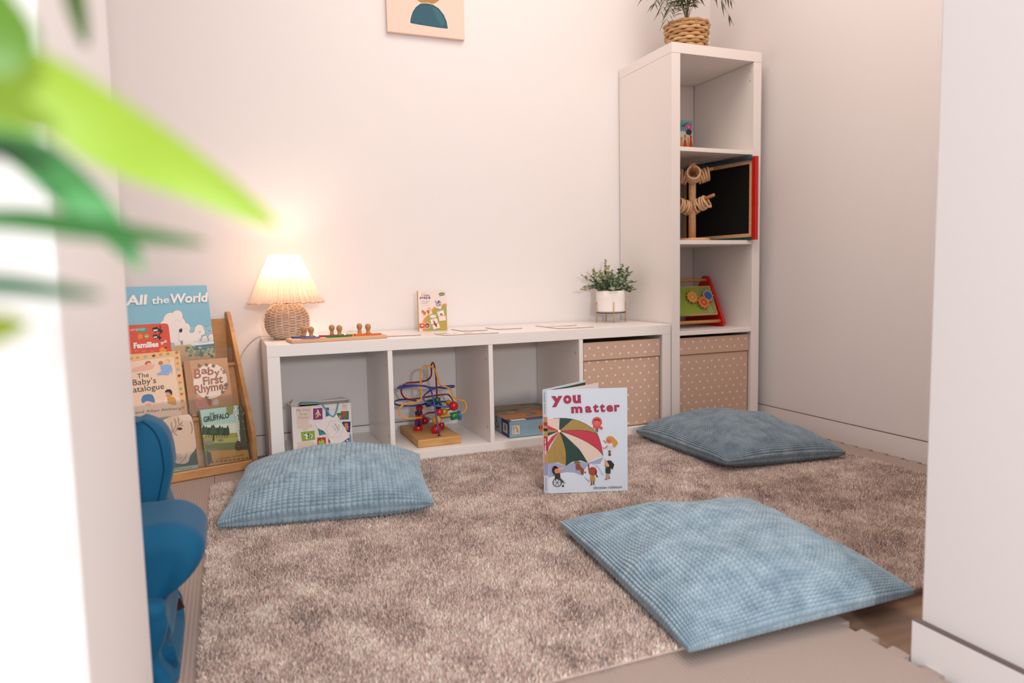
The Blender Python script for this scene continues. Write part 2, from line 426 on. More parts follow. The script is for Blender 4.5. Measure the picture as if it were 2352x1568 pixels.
# ------------------------------------------------------------------ shelf units
T, P_, TH = .038, .335, .016
def shelf_low():
    r = thing('low_shelf_unit', (.735, -.195, 0), 'low white cube shelf unit with four compartments along the back wall', 'shelf unit')
    W_, F_ = 1.47, -.39
    b = .0012
    MB().box(0, W_, F_, -.0005 - .006, .382, .42).build('top_panel', LAMI, r, bevel=b)
    MB().box(T, W_ - T, F_, -.007, 0, .038).build('bottom_panel', LAMI, r, bevel=b)
    MB().box(0, T, F_, -.007, 0, .3818).build('side_panel', LAMI, r, bevel=b)
    MB().box(W_ - T, W_, F_, -.007, 0, .3818).build('side_panel', LAMI, r, bevel=b)
    for i in range(3):
        x = T + P_ * (i + 1) + TH * i
        d = MB().box(x, x + TH, F_ + .001, -.008, .038, .382).build('divider', LAMI, r, bevel=b)
        for z in (.09, .33): MB().lathe([(0, .0004), (.006, .0004), (.0065, 0)], (x, F_ + .03, z), '#cfc6c0', 14, (-1, 0, 0)).build('screw_cap', MATTE, d)
def shelf_tall():
    x0, F_, b = 1.476, -.387, .0012
    r = thing('tall_shelf_unit', (x0 + .21, -.195, 0), 'tall narrow white shelf unit standing in the corner', 'shelf unit')
    x1 = x0 + .42
    MB().box(x0, x1, F_, -.007, 1.432, 1.47).build('top_panel', LAMI, r, bevel=b)
    MB().box(x0 + T, x1 - T, F_, -.007, 0, .038).build('bottom_panel', LAMI, r, bevel=b)
    MB().box(x0, x0 + T, F_, -.007, 0, 1.4314).build('side_panel', LAMI, r, bevel=b)
    s = MB().box(x1 - T, x1, F_, -.007, 0, 1.4314).build('side_panel', LAMI, r, bevel=b)
    for z in (1.40, 1.365, .135, .095): MB().lathe([(0, .0004), (.0022, .0004)], (x1 - T - .0001, F_ + .022, z), '#5b4a40', 10, (-1, 0, 0)).build('screw_hole', MATTE, s)
    for i in range(3):
        z = T + P_ * (i + 1) + TH * i
        MB().box(x0 + T, x1 - T, F_ + .001, -.008, z, z + TH).build('shelf', LAMI, r, bevel=b)
shelf_low(); shelf_tall()

def storage_box(x0, x1, yf, z0, z1, label):
    r = thing('fabric_storage_box', ((x0 + x1) / 2, yf + .17, z0), label, 'storage box', 'spotted fabric storage boxes')
    c = '#cfac96'; m = MB(); t = .004; yb = -.02
    m.box(x0, x1, yf, yf + t, z0, z1, c); m.box(x0, x1, yb - t, yb, z0, z1, c); m.box(x0, x0 + t, yf, yb, z0, z1, c); m.box(x1 - t, x1, yf, yb, z0, z1, c)
    m.box(x0, x1, yf, yb, z0, z0 + t, c)
    w_, h_ = x1 - x0, z1 - z0
    A = Art(m, (x0, yf, z0), X3, Z3, -Y3, w_, h_, step=.00005)
    def dots(A, lo, hi, w_, z_off=0):
        k = 0; v = .012
        while v < h_ - .004:
            if lo < v < hi:
                u = .008 + (.0175 if k % 2 else 0)
                while u < w_ - .003:
                    A.L = .0004; A.circ(u, v - z_off, .0043 * (1 + .12 * random.uniform(-1, 1)), .0043, '#eeded2', 9); u += .0365
            v += .0268; k += 1
    random.seed(5); dots(A, 0, h_ * .78, w_)
    m.build('box_body', MATTE, r, bevel=.0015)
    f = MB(); zf = z0 + h_ * .80; ff = .0035
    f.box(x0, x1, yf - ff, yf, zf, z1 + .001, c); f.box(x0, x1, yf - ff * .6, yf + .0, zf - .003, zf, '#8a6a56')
    A = Art(f, (x0, yf - ff, zf), X3, Z3, -Y3, w_, z1 - zf, step=.00005); dots(A, h_ * .80, h_, w_, h_ * .80)
    f.build('fold_over_band', MATTE, r, bevel=.0012)
storage_box(1.096, 1.427, -.378, .0395, .366, 'beige polka dot fabric box in the right compartment of the low shelf unit')
storage_box(1.519, 1.853, -.374, .0395, .361, 'beige polka dot fabric box at the bottom of the tall shelf unit')

# ------------------------------------------------------------------ pillows
def pillow(C4, zs4, Hh, label, seed, nn=46, mtl=VELVET, pinch=.05, folds=()):
    """C4: corners a,b,c,d (xy) walking round; zs4 seam heights; nubbed two-sided cushion"""
    C4 = np.array(C4, float); zs4 = np.array(zs4, float)
    def side(sgn, K):
        n = nn * K + 1; s = np.linspace(-1, 1, n); U, V = np.meshgrid(s, s, indexing='ij')
        eu = .42 * U + .58 * np.sin(U * math.pi / 2); ev = .42 * V + .58 * np.sin(V * math.pi / 2)
        fu = eu * (1 - pinch * (1 - ev ** 2)); fv = ev * (1 - pinch * (1 - eu ** 2))
        a, b = (fu + 1) / 2, (fv + 1) / 2
        wts = [(1 - a) * (1 - b), a * (1 - b), a * b, (1 - a) * b]
        x = sum(w_ * c[0] for w_, c in zip(wts, C4)); y = sum(w_ * c[1] for w_, c in zip(wts, C4)); zs = sum(w_ * z for w_, z in zip(wts, zs4))
        q = np.clip((1 - eu ** 2) * (1 - ev ** 2), 0, 1)
        zs = zs - .008 * (np.maximum(1 - ev ** 2, 0) + np.maximum(1 - eu ** 2, 0)) * 0
        if sgn > 0:
            z = zs + Hh * q ** .46
            wr = (vnoise(x, y, .13, seed) - .5) * .030 + (vnoise(x, y, .055, seed + 1) - .5) * .009
            z = z + wr * q ** .35
            for (fu0, fv0, ang, L_, W_, amp) in folds:
                ca, sa = math.cos(ang), math.sin(ang); p = (U - fu0) * ca + (V - fv0) * sa; t = -(U - fu0) * sa + (V - fv0) * ca
                z = z + amp * np.exp(-(p / L_) ** 2 - (t / W_) ** 2) * np.minimum(q * 6, 1)
        else:
            z = np.maximum(zs - .6 * Hh * q ** .42, np.where(y < -1.758, .006, .017))
        P = np.stack([x, y, z], -1)
        gu = np.gradient(P, axis=0); gv = np.gradient(P, axis=1); Nn = np.cross(gu, gv); Nn /= np.linalg.norm(Nn, axis=-1, keepdims=True) + 1e-12
        if (Nn[..., 2].mean() > 0) != (sgn > 0): Nn = -Nn
        nub = (np.abs(np.sin(math.pi * nn * (U + 1) / 2)) ** .45) * (np.abs(np.sin(math.pi * nn * (V + 1) / 2)) ** .45)
        P = P + Nn * (nub * .0058)[..., None] * (1 if sgn > 0 else .8)
        if sgn < 0: P[..., 2] = np.maximum(P[..., 2], np.where(P[..., 1] < -1.758, .004, .0165))
        return P, n
    Pt, n1 = side(1, 7); Pb, n2 = side(-1, 3)
    V = np.vstack([Pt.reshape(-1, 3), Pb.reshape(-1, 3)]); F = []
    def grid(n, off, flip):
        i, j = np.meshgrid(np.arange(n - 1), np.arange(n - 1), indexing='ij'); a = (i * n + j).ravel() + off
        q = np.stack([a, a + n, a + n + 1, a + 1], 1); return q[:, ::-1] if flip else q
    Q = np.vstack([grid(n1, 0, False), grid(n2, n1 * n1, True)])
    me = bpy.data.meshes.new('floor_cushion'); c = C4.mean(0)
    V = V - np.array([c[0], c[1], 0])
    me.vertices.add(len(V)); me.vertices.foreach_set('co', V.ravel()); me.loops.add(Q.size); me.loops.foreach_set('vertex_index', Q.ravel().astype(np.int32))
    me.polygons.add(len(Q)); me.polygons.foreach_set('loop_start', np.arange(len(Q)) * 4); me.polygons.foreach_set('loop_total', np.full(len(Q), 4))
    me.polygons.foreach_set('use_smooth', np.ones(len(Q), bool)); me.update(calc_edges=True); me.materials.append(mtl)
    o = bpy.data.objects.new('floor_cushion', me); COL.objects.link(o); o.location = (c[0], c[1], 0)
    return tag(o, label, 'cushion', 'floor cushions on the rug')
pillow([(-.155, -.855), (.352, -.975), (.44, -.50), (-.075, -.40)], [.028, .045, .05, .045], .105,
       'pale blue ribbed cushion lying at the left, in front of the wicker lamp', 21, 48, VELVET, .05,
       [(-.3, -.55, .35, .45, .07, .012), (.15, -.35, .9, .4, .08, .012)])
pillow([(.539, -1.788), (1.011, -1.806), (1.078, -1.292), (.588, -1.228)], [.024, .036, .045, .040], .062,
       'large pale blue ribbed cushion nearest to the camera, over the edge of the rug', 33, 54, VELVET, .03,
       [(-.75, -.1, .2, .3, .1, .012), (.3, -.7, 1.3, .3, .07, .008)])
pillow([(1.262, -.982), (1.702, -1.012), (1.725, -.475), (1.272, -.458)], [.045, .030, .045, .036], .085,
       'blue ribbed cushion with shade in its colour, in front of the tall shelf unit', 47, 54, VELVET_SHADED, .03,
       [(-.5, -.5, .8, .5, .12, .010)])

# ------------------------------------------------------------------ canvas on the back wall
def canvas():
    x0, x1, z0, z1, d = .494, .793, 1.519, 1.92, .018
    r = thing('canvas_picture', ((x0 + x1) / 2, -d / 2, z0), 'peach canvas with a blue half disc under an ochre circle, hanging on the back wall', 'picture')
    MB().box(x0, x1, -d, -.001, z0, z1, '#f0d3c1').build('stretched_canvas', MATTE, r, bevel=.002)
    m = MB(); A = Art(m, (x0, -d, z0), X3, Z3, -Y3, x1 - x0, z1 - z0, ((247, -1470), (1860, -1345), (1875, 795), (262, 670)), .00006)
    A.L = .0003
    A.circ(1105, -240, 355, 372, '#b98a52', 40)
    pts = [(728, 480), (742, 400), (780, 290), (850, 190), (950, 118), (1080, 108), (1210, 130), (1330, 195), (1430, 310), (1490, 440), (1513, 586), (1320, 573), (1100, 548), (900, 525), (738, 500)]
    A.poly([(x * 1.0 + (x - 1120) * .035, y + (y - 340) * .045) for x, y in pts], '#f7ebe0')
    A.poly(pts, '#24495a')
    A.poly([(1120 + (x - 1120) * .965, 345 + (y - 345) * .95) for x, y in pts], '#3c6371')
    A.poly([(1180, 170), (1300, 220), (1400, 330), (1460, 480), (1380, 540), (1290, 420)], '#437079')
    m.build('painted_shapes', MATTE, r)
canvas()

# ------------------------------------------------------------------ wicker lamp
def lamp():
    cx, cy, z = .082, -.165, .4205
    r = thing('table_lamp', (cx, cy, z), 'lit table lamp with round wicker base and pleated cream shade', 'lamp')
    Hb = .118; R = .0715
    def rad(h):
        t = (h / Hb) * 2 - 1; return R * math.sqrt(max(0, 1 - (abs(t + .02) ** 2.3) * .70))
    MB().lathe([(.001, .001), (rad(0) - .006, .001)] + [(rad(Hb * i / 12) - .0045, max(.001, Hb * i / 12)) for i in range(13)] + [(.012, Hb)], (cx, cy, z), '#6b4a36', 40).build('inner_form', MATTE, r)
    m = MB(); rows = 27; ns = 20
    for j in range(rows):
        h = .003 + (Hb - .006) * j / (rows - 1); rr = rad(h); n = 110; P = []
        for k in range(n):
            t = 2 * math.pi * k / n; q = math.sin(t * ns / 2 + math.pi * (j % 2)); P.append((cx + (rr + .0027 * q) * math.cos(t), cy + (rr + .0027 * q) * math.sin(t), z + h))
        m.tube(P, .0017, ['#f3d3bb', '#ebc7ad', '#f5d9c2'][j % 3], 5, True)
    for k in range(ns):
        t = 2 * math.pi * (k + .0) / ns
        m.tube([(cx + (rad(Hb * i / 14) - .0003) * math.cos(t), cy + (rad(Hb * i / 14) - .0003) * math.sin(t), z + .002 + (Hb - .003) * i / 14) for i in range(15)], .0017, '#d8ab88', 5)
    m.build('wicker_base', RATTAN, r)
    MB().lathe([(rad(0) - .004, .0), (rad(0) - .002, .002), (rad(0) - .006, .004), (.0, .004)], (cx, cy, z), '#3a2a24', 30).build('foot_ring', MATTE, r)
    s = MB().lathe([(.0, 0), (.016, 0), (.016, .004), (.011, .006), (.011, .016), (.006, .018), (.006, .05), (0, .05)], (cx, cy, z + Hb), '#8b8178', 20).build('lamp_holder', METAL, r)
    wng = MB()
    for a in (0, 1, 2):
        t = a * 2.094 - .5; d = np.array([math.cos(t), math.sin(t), 0])
        c = np.array([cx, cy, z + Hb + .016]); wng.tube([c, c + d * .012 + (0, 0, .010), c + d * .03 + (0, 0, .035), c + d * .046 + (0, 0, .148)], .0011, '#6f665e', 6)
    wng.build('shade_carrier', METAL, r)
    # pleated shade
    sh = MB(); n = 144; z0, z1 = z + Hb + .004, z + Hb + .164
    prof = []
    for i in range(15):
        f = i / 14; rr = .115 - .067 * f + .003 * math.sin(f * math.pi); amp = .0033 * (1 - .62 * f)
        if f < .09: rr += .005 * (1 - f / .09); amp = .0058
        prof.append((rr, z0 + (z1 - z0) * f, amp))
    V = []
    for (rr, zz, amp) in prof:
        for k in range(n):
            t = 2 * math.pi * k / n; q = (1 if k % 2 else -1) + .5 * math.sin(k * 1.7); V.append((cx + (rr + amp * q) * math.cos(t), cy + (rr + amp * q) * math.sin(t), zz + (.0018 * math.sin(k * .9) if zz < z0 + .01 else 0)))
    sh.add(V, [(j * n + k, j * n + (k + 1) % n, (j + 1) * n + (k + 1) % n, (j + 1) * n + k) for j in range(14) for k in range(n)], '#ffffff', False)
    so = sh.build('lamp_shade', SHADE, r)
    so.modifiers.new('thick', 'SOLIDIFY').thickness = .0006
    tr = MB(); P = []
    for k in range(n):
        t = 2 * math.pi * k / n; q = (1 if k % 2 else -1); rr = prof[0][0] + prof[0][2] * q; P.append((cx + rr * math.cos(t), cy + rr * math.sin(t), z0 + .0018 * math.sin(k * .9)))
    tr.tube(P, .0015, '#eab795', 5, True, False); tr.build('hem', MATTE, so)
    bm = bpy.data.materials.new('bulb_glow'); bm.use_nodes = True; p = bm.node_tree.nodes['Principled BSDF']
    p.inputs['Emission Color'].default_value = (1, .84, .66, 1); p.inputs['Emission Strength'].default_value = 12
    MB().ball((cx, cy, z + Hb + .098), .019, '#ffffff', 20).build('bulb', bm, r)
    l = bpy.data.lights.new('bulb_light', 'POINT'); l.energy = 1.15; l.color = (1, .78, .58); l.shadow_soft_size = .02
    lo = bpy.data.objects.new('bulb_light', l); COL.objects.link(lo); lo.parent = r; lo.location = (0, 0, Hb + .125)
    cp = catmull([(cx - .05, cy + .045, z + .004), (.015, -.06, z + .003), (-.012, -.045, z + .0), (-.05, -.025, .385), (-.078, -.016, .33), (-.088, -.013, .25), (-.09, -.012, .13), (-.088, -.012, .01)], 8)
    MB().tube(cp, .0019, '#ffffff', 8).build('cord', CORD, r)
lamp()

# ------------------------------------------------------------------ peg puzzle
def peg_board():
    o = np.array([.076, -.386, .4203]); U = np.array([.304, .030, 0]); U /= np.linalg.norm(U); V = np.array([-U[1], U[0], 0]); w_, d_, h_ = .308, .105, .0105
    m = MB().obox(o, U, V, Z3, (0, w_), (0, d_), (0, h_), '#ddb28c')
    b = m.build('puzzle_board', PLY, None, at=tuple(o), bevel=.002)
    tag(b, 'thin wooden tray board holding six coloured peg pieces, next to the lamp', 'puzzle board')
    pc = [(.052, .074, .073, '#3b55a0', 'blue'), (.066, .030, .056, '#7d6aa8', 'lilac'), (.143, .076, .078, '#b3364a', 'red'), (.157, .032, .084, '#2f7d43', 'green'), (.236, .078, .082, '#f0b26a', 'pale orange'), (.252, .032, .088, '#e2703a', 'deep orange')]
    for u, v, L_, col, nm in pc:
        c = o + U * u + V * v + Z3 * (h_ + .0002)
        t = thing('peg_piece', tuple(c), '%s arched wooden piece with a round peg knob on the puzzle board' % nm, 'puzzle piece', 'peg pieces on the puzzle board')
        mm = MB(); n = 12
        arc = [(-L_ / 2 + L_ * i / n, -.013 + .010 * (2 * i / n - 1) ** 2) for i in range(n + 1)]; arc2 = [(L_ / 2 - L_ * i / n, .008 + .012 * (2 * i / n - 1) ** 2) for i in range(n + 1)]
        mm.prism(arc + arc2, c, U, V, Z3, .0045, col); mm.build('coloured_base', MATTE, t, bevel=.0008)
        MB().lathe([(0, .0045), (.0075, .0045), (.0068, .008), (.0058, .014), (.0062, .018), (.0088, .0225), (.0098, .0275), (.0092, .032), (.0065, .0362), (.003, .038), (0, .0384)], c, '#b98a5c', 20).build('peg_knob', TOYW, t)
peg_board()

def card(FL, FR, BL, label, marks):
    FL, FR, BL = [np.array((*p, .4203)) for p in (FL, FR, BL)]
    U, V = FR - FL, BL - FL; w_, d_ = np.linalg.norm(U), np.linalg.norm(V); U /= w_; V /= d_; N = np.array([0, 0, 1.0])
    m = MB().obox(FL, U, V, N, (0, w_), (0, d_), (0, .0018), '#8d7566')
    A = Art(m, FL + N * .0018, U, V, N, w_, d_); A.rect(0, 0, w_, d_, '#f4ebe5')
    for k in marks:
        if k[0] == 'p': A.poly([(a * w_, b * d_) for a, b in k[2]], k[1])
        if k[0] == 'c': A.circ(k[2] * w_, k[3] * d_, k[4] * w_, k[4] * w_, k[1], 14)
        if k[0] == 't': A.text(k[5], (k[2] * w_, k[3] * d_), (k[4] * w_, k[3] * d_), .008, k[1])
    tag(m.build('picture_card', PRINT, None, at=tuple(FL)), label, 'card', 'picture cards laid out on the low shelf unit')
sw = lambda *c: [('p', '#ead8cb', [(.12, .3), (.35, .25), (.4, .5), (.2, .55)]), ('c', '#e6cfc0', .7, .5, .06), ('p', '#ecdccf', [(.4, .65), (.62, .68), (.58, .8), (.42, .78)])]
card((.385, -.295), (.508, -.312), (.392, -.195), 'white picture card lying half behind the peg puzzle board', sw('#e8c9b4', '#dcbba2', '#d9c3ae'))
card((.570, -.378), (.765, -.385), (.562, -.285), 'large white picture card with olive and brown patches at the shelf front edge', [('p', '#b9b06c', [(.02, .5), (.22, .45), (.2, .95), (.03, .9)]), ('p', '#8d7f70', [(.42, .3), (.62, .35), (.6, .6), (.44, .5)]), ('c', '#d7a888', .8, .5, .05), ('c', '#c98d6f', .33, .7, .04)])
card((.682, -.238), (.776, -.243), (.673, -.125), 'small white picture card just right of the upright game box', sw('#b59a84', '#a78f7d', '#e4d2c3'))
card((.816, -.238), (.917, -.235), (.811, -.122), 'white picture card between the game box and the pair of overlapping cards', sw('#dcd0ac', '#e4cfc0', '#e6dccb'))
card((1.016, -.242), (1.150, -.226), (1.008, -.150), 'rear card of the pair of picture cards left of the leafy pot', sw('#d4b5a8', '#c9a79c', '#eadfd6'))
card((1.020, -.345), (1.158, -.348), (1.011, -.255), 'front card of the pair of picture cards left of the leafy pot', sw('#e5cfc0', '#e0c5b3', '#d8c8bb'))

# ------------------------------------------------------------------ upright game box on the shelf
def game_box():
    BL = np.array([.549, -.128, .4203]); BR = np.array([.653, -.140, .4203]); U = BR - BL; w_ = np.linalg.norm(U); U /= w_; V = Z3; N = np.array([U[1], -U[0], 0]); h_, d_ = .149, .034
    r = thing('card_game_box', tuple(BL), 'upright white and green card game box with animal pictures and little steps lettering', 'game box')
    m = MB().obox(BL, U, V, N, (0, w_), (0, h_), (-d_, 0), '#efdcd2')
    m.obox(BL, U, V, N, (-.0006, 0), (.001, h_ - .001), (-d_ + .001, -.0005), '#cda77e')
    A = Art(m, BL, U, V, N, w_, h_, ((258, 250), (992, 245), (1020, 1360), (285, 1372)))
    A.poly([(370, 1130), (400, 1020), (480, 950), (600, 790), (680, 690), (850, 640), (1000, 605), (1020, 1360), (370, 1366)], '#f08a1c')
    A.poly([(440, 1366), (450, 1060), (500, 950), (620, 860), (700, 750), (860, 690), (1000, 650), (1020, 1360)], '#a9a04e')
    A.poly([(820, 1100), (1015, 1080), (1020, 1360), (800, 1362)], '#b99f3e')
    for t, x0, x1, y, h, c in [('hello', 370, 470, 325, 22, '#e59a6a')]: A.text(t, (x0, y), (x1, y), h, c, .02)
    for ch, x0, x1, c in [('l', 345, 362, '#e58a4e'), ('i', 378, 392, '#e9a04e'), ('t', 404, 440, '#5b8a8f'), ('t', 446, 480, '#2f6f8f'), ('l', 490, 505, '#3b7fae'), ('e', 512, 560, '#6fa3bb')]:
        A.text(ch, (x0, 405), (x1, 405), 62 if ch in 'lti' else 62, c, .05)
    for ch, x0, x1, c in [('s', 305, 352, '#5a4a86'), ('t', 358, 392, '#3d5c8f'), ('e', 398, 452, '#7a2f6b'), ('p', 460, 515, '#c23352'), ('s', 522, 580, '#8a2f5d')]:
        A.text(ch, (x0, 468), (x1, 466), 66, c, .05)
    A.text('mix match', (345, 555), (565, 550), 30, '#8d7c78'); A.text('animals', (345, 603), (512, 600), 30, '#8d7c78')
    A.text('match the heads', (348, 640), (570, 634), 12, '#d9a28a'); A.text('to the tails', (348, 672), (500, 668), 12, '#d9a28a')
    A.circ(875, 352, 82, 46, '#4d7a3c'); A.poly([(812, 420), (835, 380), (855, 392)], '#4d7a3c'); A.text('matchy', (815, 366), (936, 362), 26, '#e9efdc', .02)
    # creature cards
    A.poly([(345, 800), (580, 740), (625, 885), (395, 960)], '#efdcd2')
    A.poly([(670, 700), (890, 640), (845, 770)], '#f1e4dc'); A.circ(795, 560, 30, 34, '#5d4a86')
    for P in ([(770, 560), (715, 580), (705, 545), (725, 525)], [(780, 590), (730, 610), (720, 640)], [(790, 600), (740, 650), (770, 690), (800, 660)], [(815, 600), (850, 590), (845, 555)], [(820, 620), (850, 660), (860, 700)], [(800, 620), (820, 670), (790, 690)]): A.line(P, 14, '#6a5a96', 5)
    A.blob([(345, 800), (395, 790), (430, 830), (460, 830), (455, 940), (430, 900), (410, 960), (385, 880), (350, 850)], '#cf7a2c')
    A.blob([(470, 800), (540, 780), (560, 850), (520, 905), (490, 860)], '#cf7a2c'); A.line([(505, 750), (545, 730), (575, 760), (560, 800)], 12, '#a8672f', 5)
    for x, y in ((370, 810), (405, 830), (440, 870), (500, 820), (530, 850)): A.circ(x, y, 8, 12, '#6b3515', 8)
    A.poly([(745, 835), (920, 795), (945, 930), (775, 960)], '#f0e2da'); A.blob([(820, 930), (835, 890), (880, 890), (895, 930)], '#c2452f'); A.line([(790, 870), (785, 840), (820, 845)], 10, '#8d93a5', 5)
    A.poly([(790, 965), (975, 948), (985, 1080), (805, 1100)], '#efdcc9')
    A.circ(640, 965, 85, 48, '#f2e0d8'); A.text('what a silly', (578, 962), (700, 955), 14, '#9c8d88'); A.text('animal', (600, 985), (680, 980), 14, '#9c8d88')
    A.poly([(570, 1055), (740, 1015), (775, 1145), (600, 1185)], '#f2e4dc'); A.poly([(625, 1205), (795, 1155), (825, 1285), (655, 1325)], '#f2e4dc')
    A.blob([(660, 1110), (690, 1095), (710, 1150), (750, 1190), (735, 1280), (700, 1230), (670, 1200)], '#b3301f'); A.line([(655, 1120), (645, 1080), (670, 1055)], 14, '#a83a22', 5)
    A.rect(272, 1140, 480, 1300, '#f2d9c6'); A.circ(500, 1215, 78, 88, '#f2d9c6'); A.rect(272, 1150, 480, 1290, '#ee7f1a'); A.circ(500, 1215, 66, 76, '#ee7f1a')
    A.circ(360, 1215, 58, 60, '#b5282f'); A.circ(492, 1213, 52, 58, '#4a2f5e'); A.text('2+', (465, 1245), (520, 1243), 50, '#f2e4dc', .03); A.blob([(330, 1210), (360, 1180), (395, 1210), (380, 1235), (340, 1235)], '#f2d0cc')
    A.rect(285, 1310, 340, 1362, '#f2e4dc')
    m.build('printed_box', PRINT, r)
    f = MB().obox(BL, U, V, N, (-.0012, .006), (h_, h_ + .004), (-.024, -.0235), '#f4e6dd'); f.obox(BL, U, V, N, (0, w_), (h_, h_ + .0006), (-d_, 0), '#e9d6cb')
    f.build('lid_flap', PRINT, r)
game_box()

# ------------------------------------------------------------------ leafy plant in white pot on stand
def eucalyptus():
    cx, cy, z = 1.357, -.128, .4203; rnd = random.Random(3)
    st = thing('plant_stand', (cx, cy, z), 'small brass wire stand with four legs under the white ribbed pot', 'plant stand')
    R = .062
    angs = [math.radians(a) for a in (172, 252, 345, 78)]
    for a in angs:
        x, y = cx + R * math.cos(a), cy + R * math.sin(a)
        MB().tube([(x, y, z), (x, y, z + .083)], .0019, '#c9a67a', 8).build('leg', BRASS, st)
    MB().tube([(cx + (R - .001) * math.cos(t * .1309), cy + (R - .001) * math.sin(t * .1309), z + .040) for t in range(48)], .0019, '#c9a67a', 8, True).build('support_ring', DARKM, st)
    pt = thing('potted_eucalyptus', (cx, cy, z + .042), 'bushy grey green eucalyptus in a white ribbed pot on the brass stand', 'potted plant')
    prof = [(0, 0), (.054, 0), (.058, .003)]
    for i in range(24): prof.append((.0582 + (.0007 if i % 2 else -.0003), .005 + .0022 * i))
    prof += [(.0592, .062), (.0596, .086), (.0575, .087), (.056, .080), (.0, .078)]
    MB().lathe(prof, (cx, cy, z + .042), '#f8efe9', 48).build('pot', MATTE, pt)
    f = MB(); cz = z + .042 + .08
    cols = ['#5f7358', '#6f8468', '#879a78', '#4c5f4a', '#9aa883', '#b8b690', '#d4c8a4']
    def leaf(c, d, nrm, r, col):
        d = d / np.linalg.norm(d); s = np.cross(d, nrm); s /= np.linalg.norm(s) + 1e-9; nn = np.cross(s, d)
        V = [c]; 
        for k in range(9):
            t = 2 * math.pi * k / 9; V.append(c + d * (r * (1 + math.cos(t)) * .58) + s * (r * .62 * math.sin(t)) + nn * (r * .22 * (abs(math.sin(t)))))
        V[0] = c + d * r * .6 - nn * r * .05; V = [np.array([min(v[0], 1.473), min(v[1], -.003), v[2]]) for v in V]
        f.add(V, [(0, 1 + k, 1 + (k + 1) % 9) for k in range(9)], col, True)
    for i in range(46):
        a = rnd.uniform(0, 2 * math.pi); el = rnd.uniform(.1, 1.35) if i > 4 else 1.4; L_ = .075 + .045 * rnd.random()
        if i == 0: L_ = .125
        d = np.array([math.cos(a) * math.cos(el), math.sin(a) * math.cos(el) * .75, math.sin(el)]); b = np.array([cx + .03 * math.cos(a), cy + .03 * math.sin(a), cz])
        if d[0] > 0: d[0] *= .75
        top = b + d * L_ * 1.05 + np.array([0, 0, -.012 if el < .5 else 0]); P = catmull([b, b + d * L_ * .5 + (0, 0, .008), top], 6)
        f.tube(P, .0009, '#77805c', 5)
        for j in range(2, len(P)):
            for q in (0, 1):
                t = rnd.uniform(0, 6.28); sd = np.array([math.cos(t), math.sin(t), rnd.uniform(-.2, .8)]); tipness = j / len(P)
                col = rnd.choice(cols[:5] if tipness < .75 else cols[2:]); 
                if a > 2.4 and a < 4.2 and tipness > .6: col = rnd.choice(cols[4:])
                leaf(P[j], sd + d * .5, np.array([rnd.uniform(-1, 1), rnd.uniform(-1, 1), 1.0]), rnd.uniform(.0085, .0135) * (1.1 - .35 * tipness), col)
    f.build('foliage', LEAFM, pt)
eucalyptus()

# ------------------------------------------------------------------ palm in basket on the tall unit
def frond(f, P, n, L0, wd, col, rnd, droop=.4, taper=.35):
    """feathery frond along path P with n leaflet pairs"""
    P = [np.array(p) for p in P]; f.tube(P, [.0012 * (1 - .6 * i / len(P)) for i in range(len(P))], '#8a8a4a', 5)
    m = len(P); 
    for i in range(n):
        u = .35 + .65 * i / n; q = u * (m - 1); k = min(int(q), m - 2); p = P[k] + (P[k + 1] - P[k]) * (q - k); t = P[k + 1] - P[k]; t /= np.linalg.norm(t)
        s = np.cross(t, [0, 0, 1.0]); s /= np.linalg.norm(s) + 1e-9
        for sg in (-1, 1):
            d = t * .75 + s * sg * (.75 + .2 * rnd.random()) + np.array([0, 0, -droop * rnd.uniform(.3, 1)]); d /= np.linalg.norm(d)
            L_ = L0 * (1 - taper * abs(2 * (i / n) - .8)) * rnd.uniform(.8, 1.1)
            a = p; b = p + d * L_ * .45; c = p + d * L_ + np.array([0, 0, -L_ * .22]); x = np.cross(d, [0.1, 0.2, 1.0]); x /= np.linalg.norm(x)
            f.add([a, b + x * wd / 2, c, b - x * wd / 2, b + np.array([0, 0, -wd * .2])], [(0, 1, 4), (1, 2, 4), (2, 3, 4), (3, 0, 4)], rnd.choice(col))
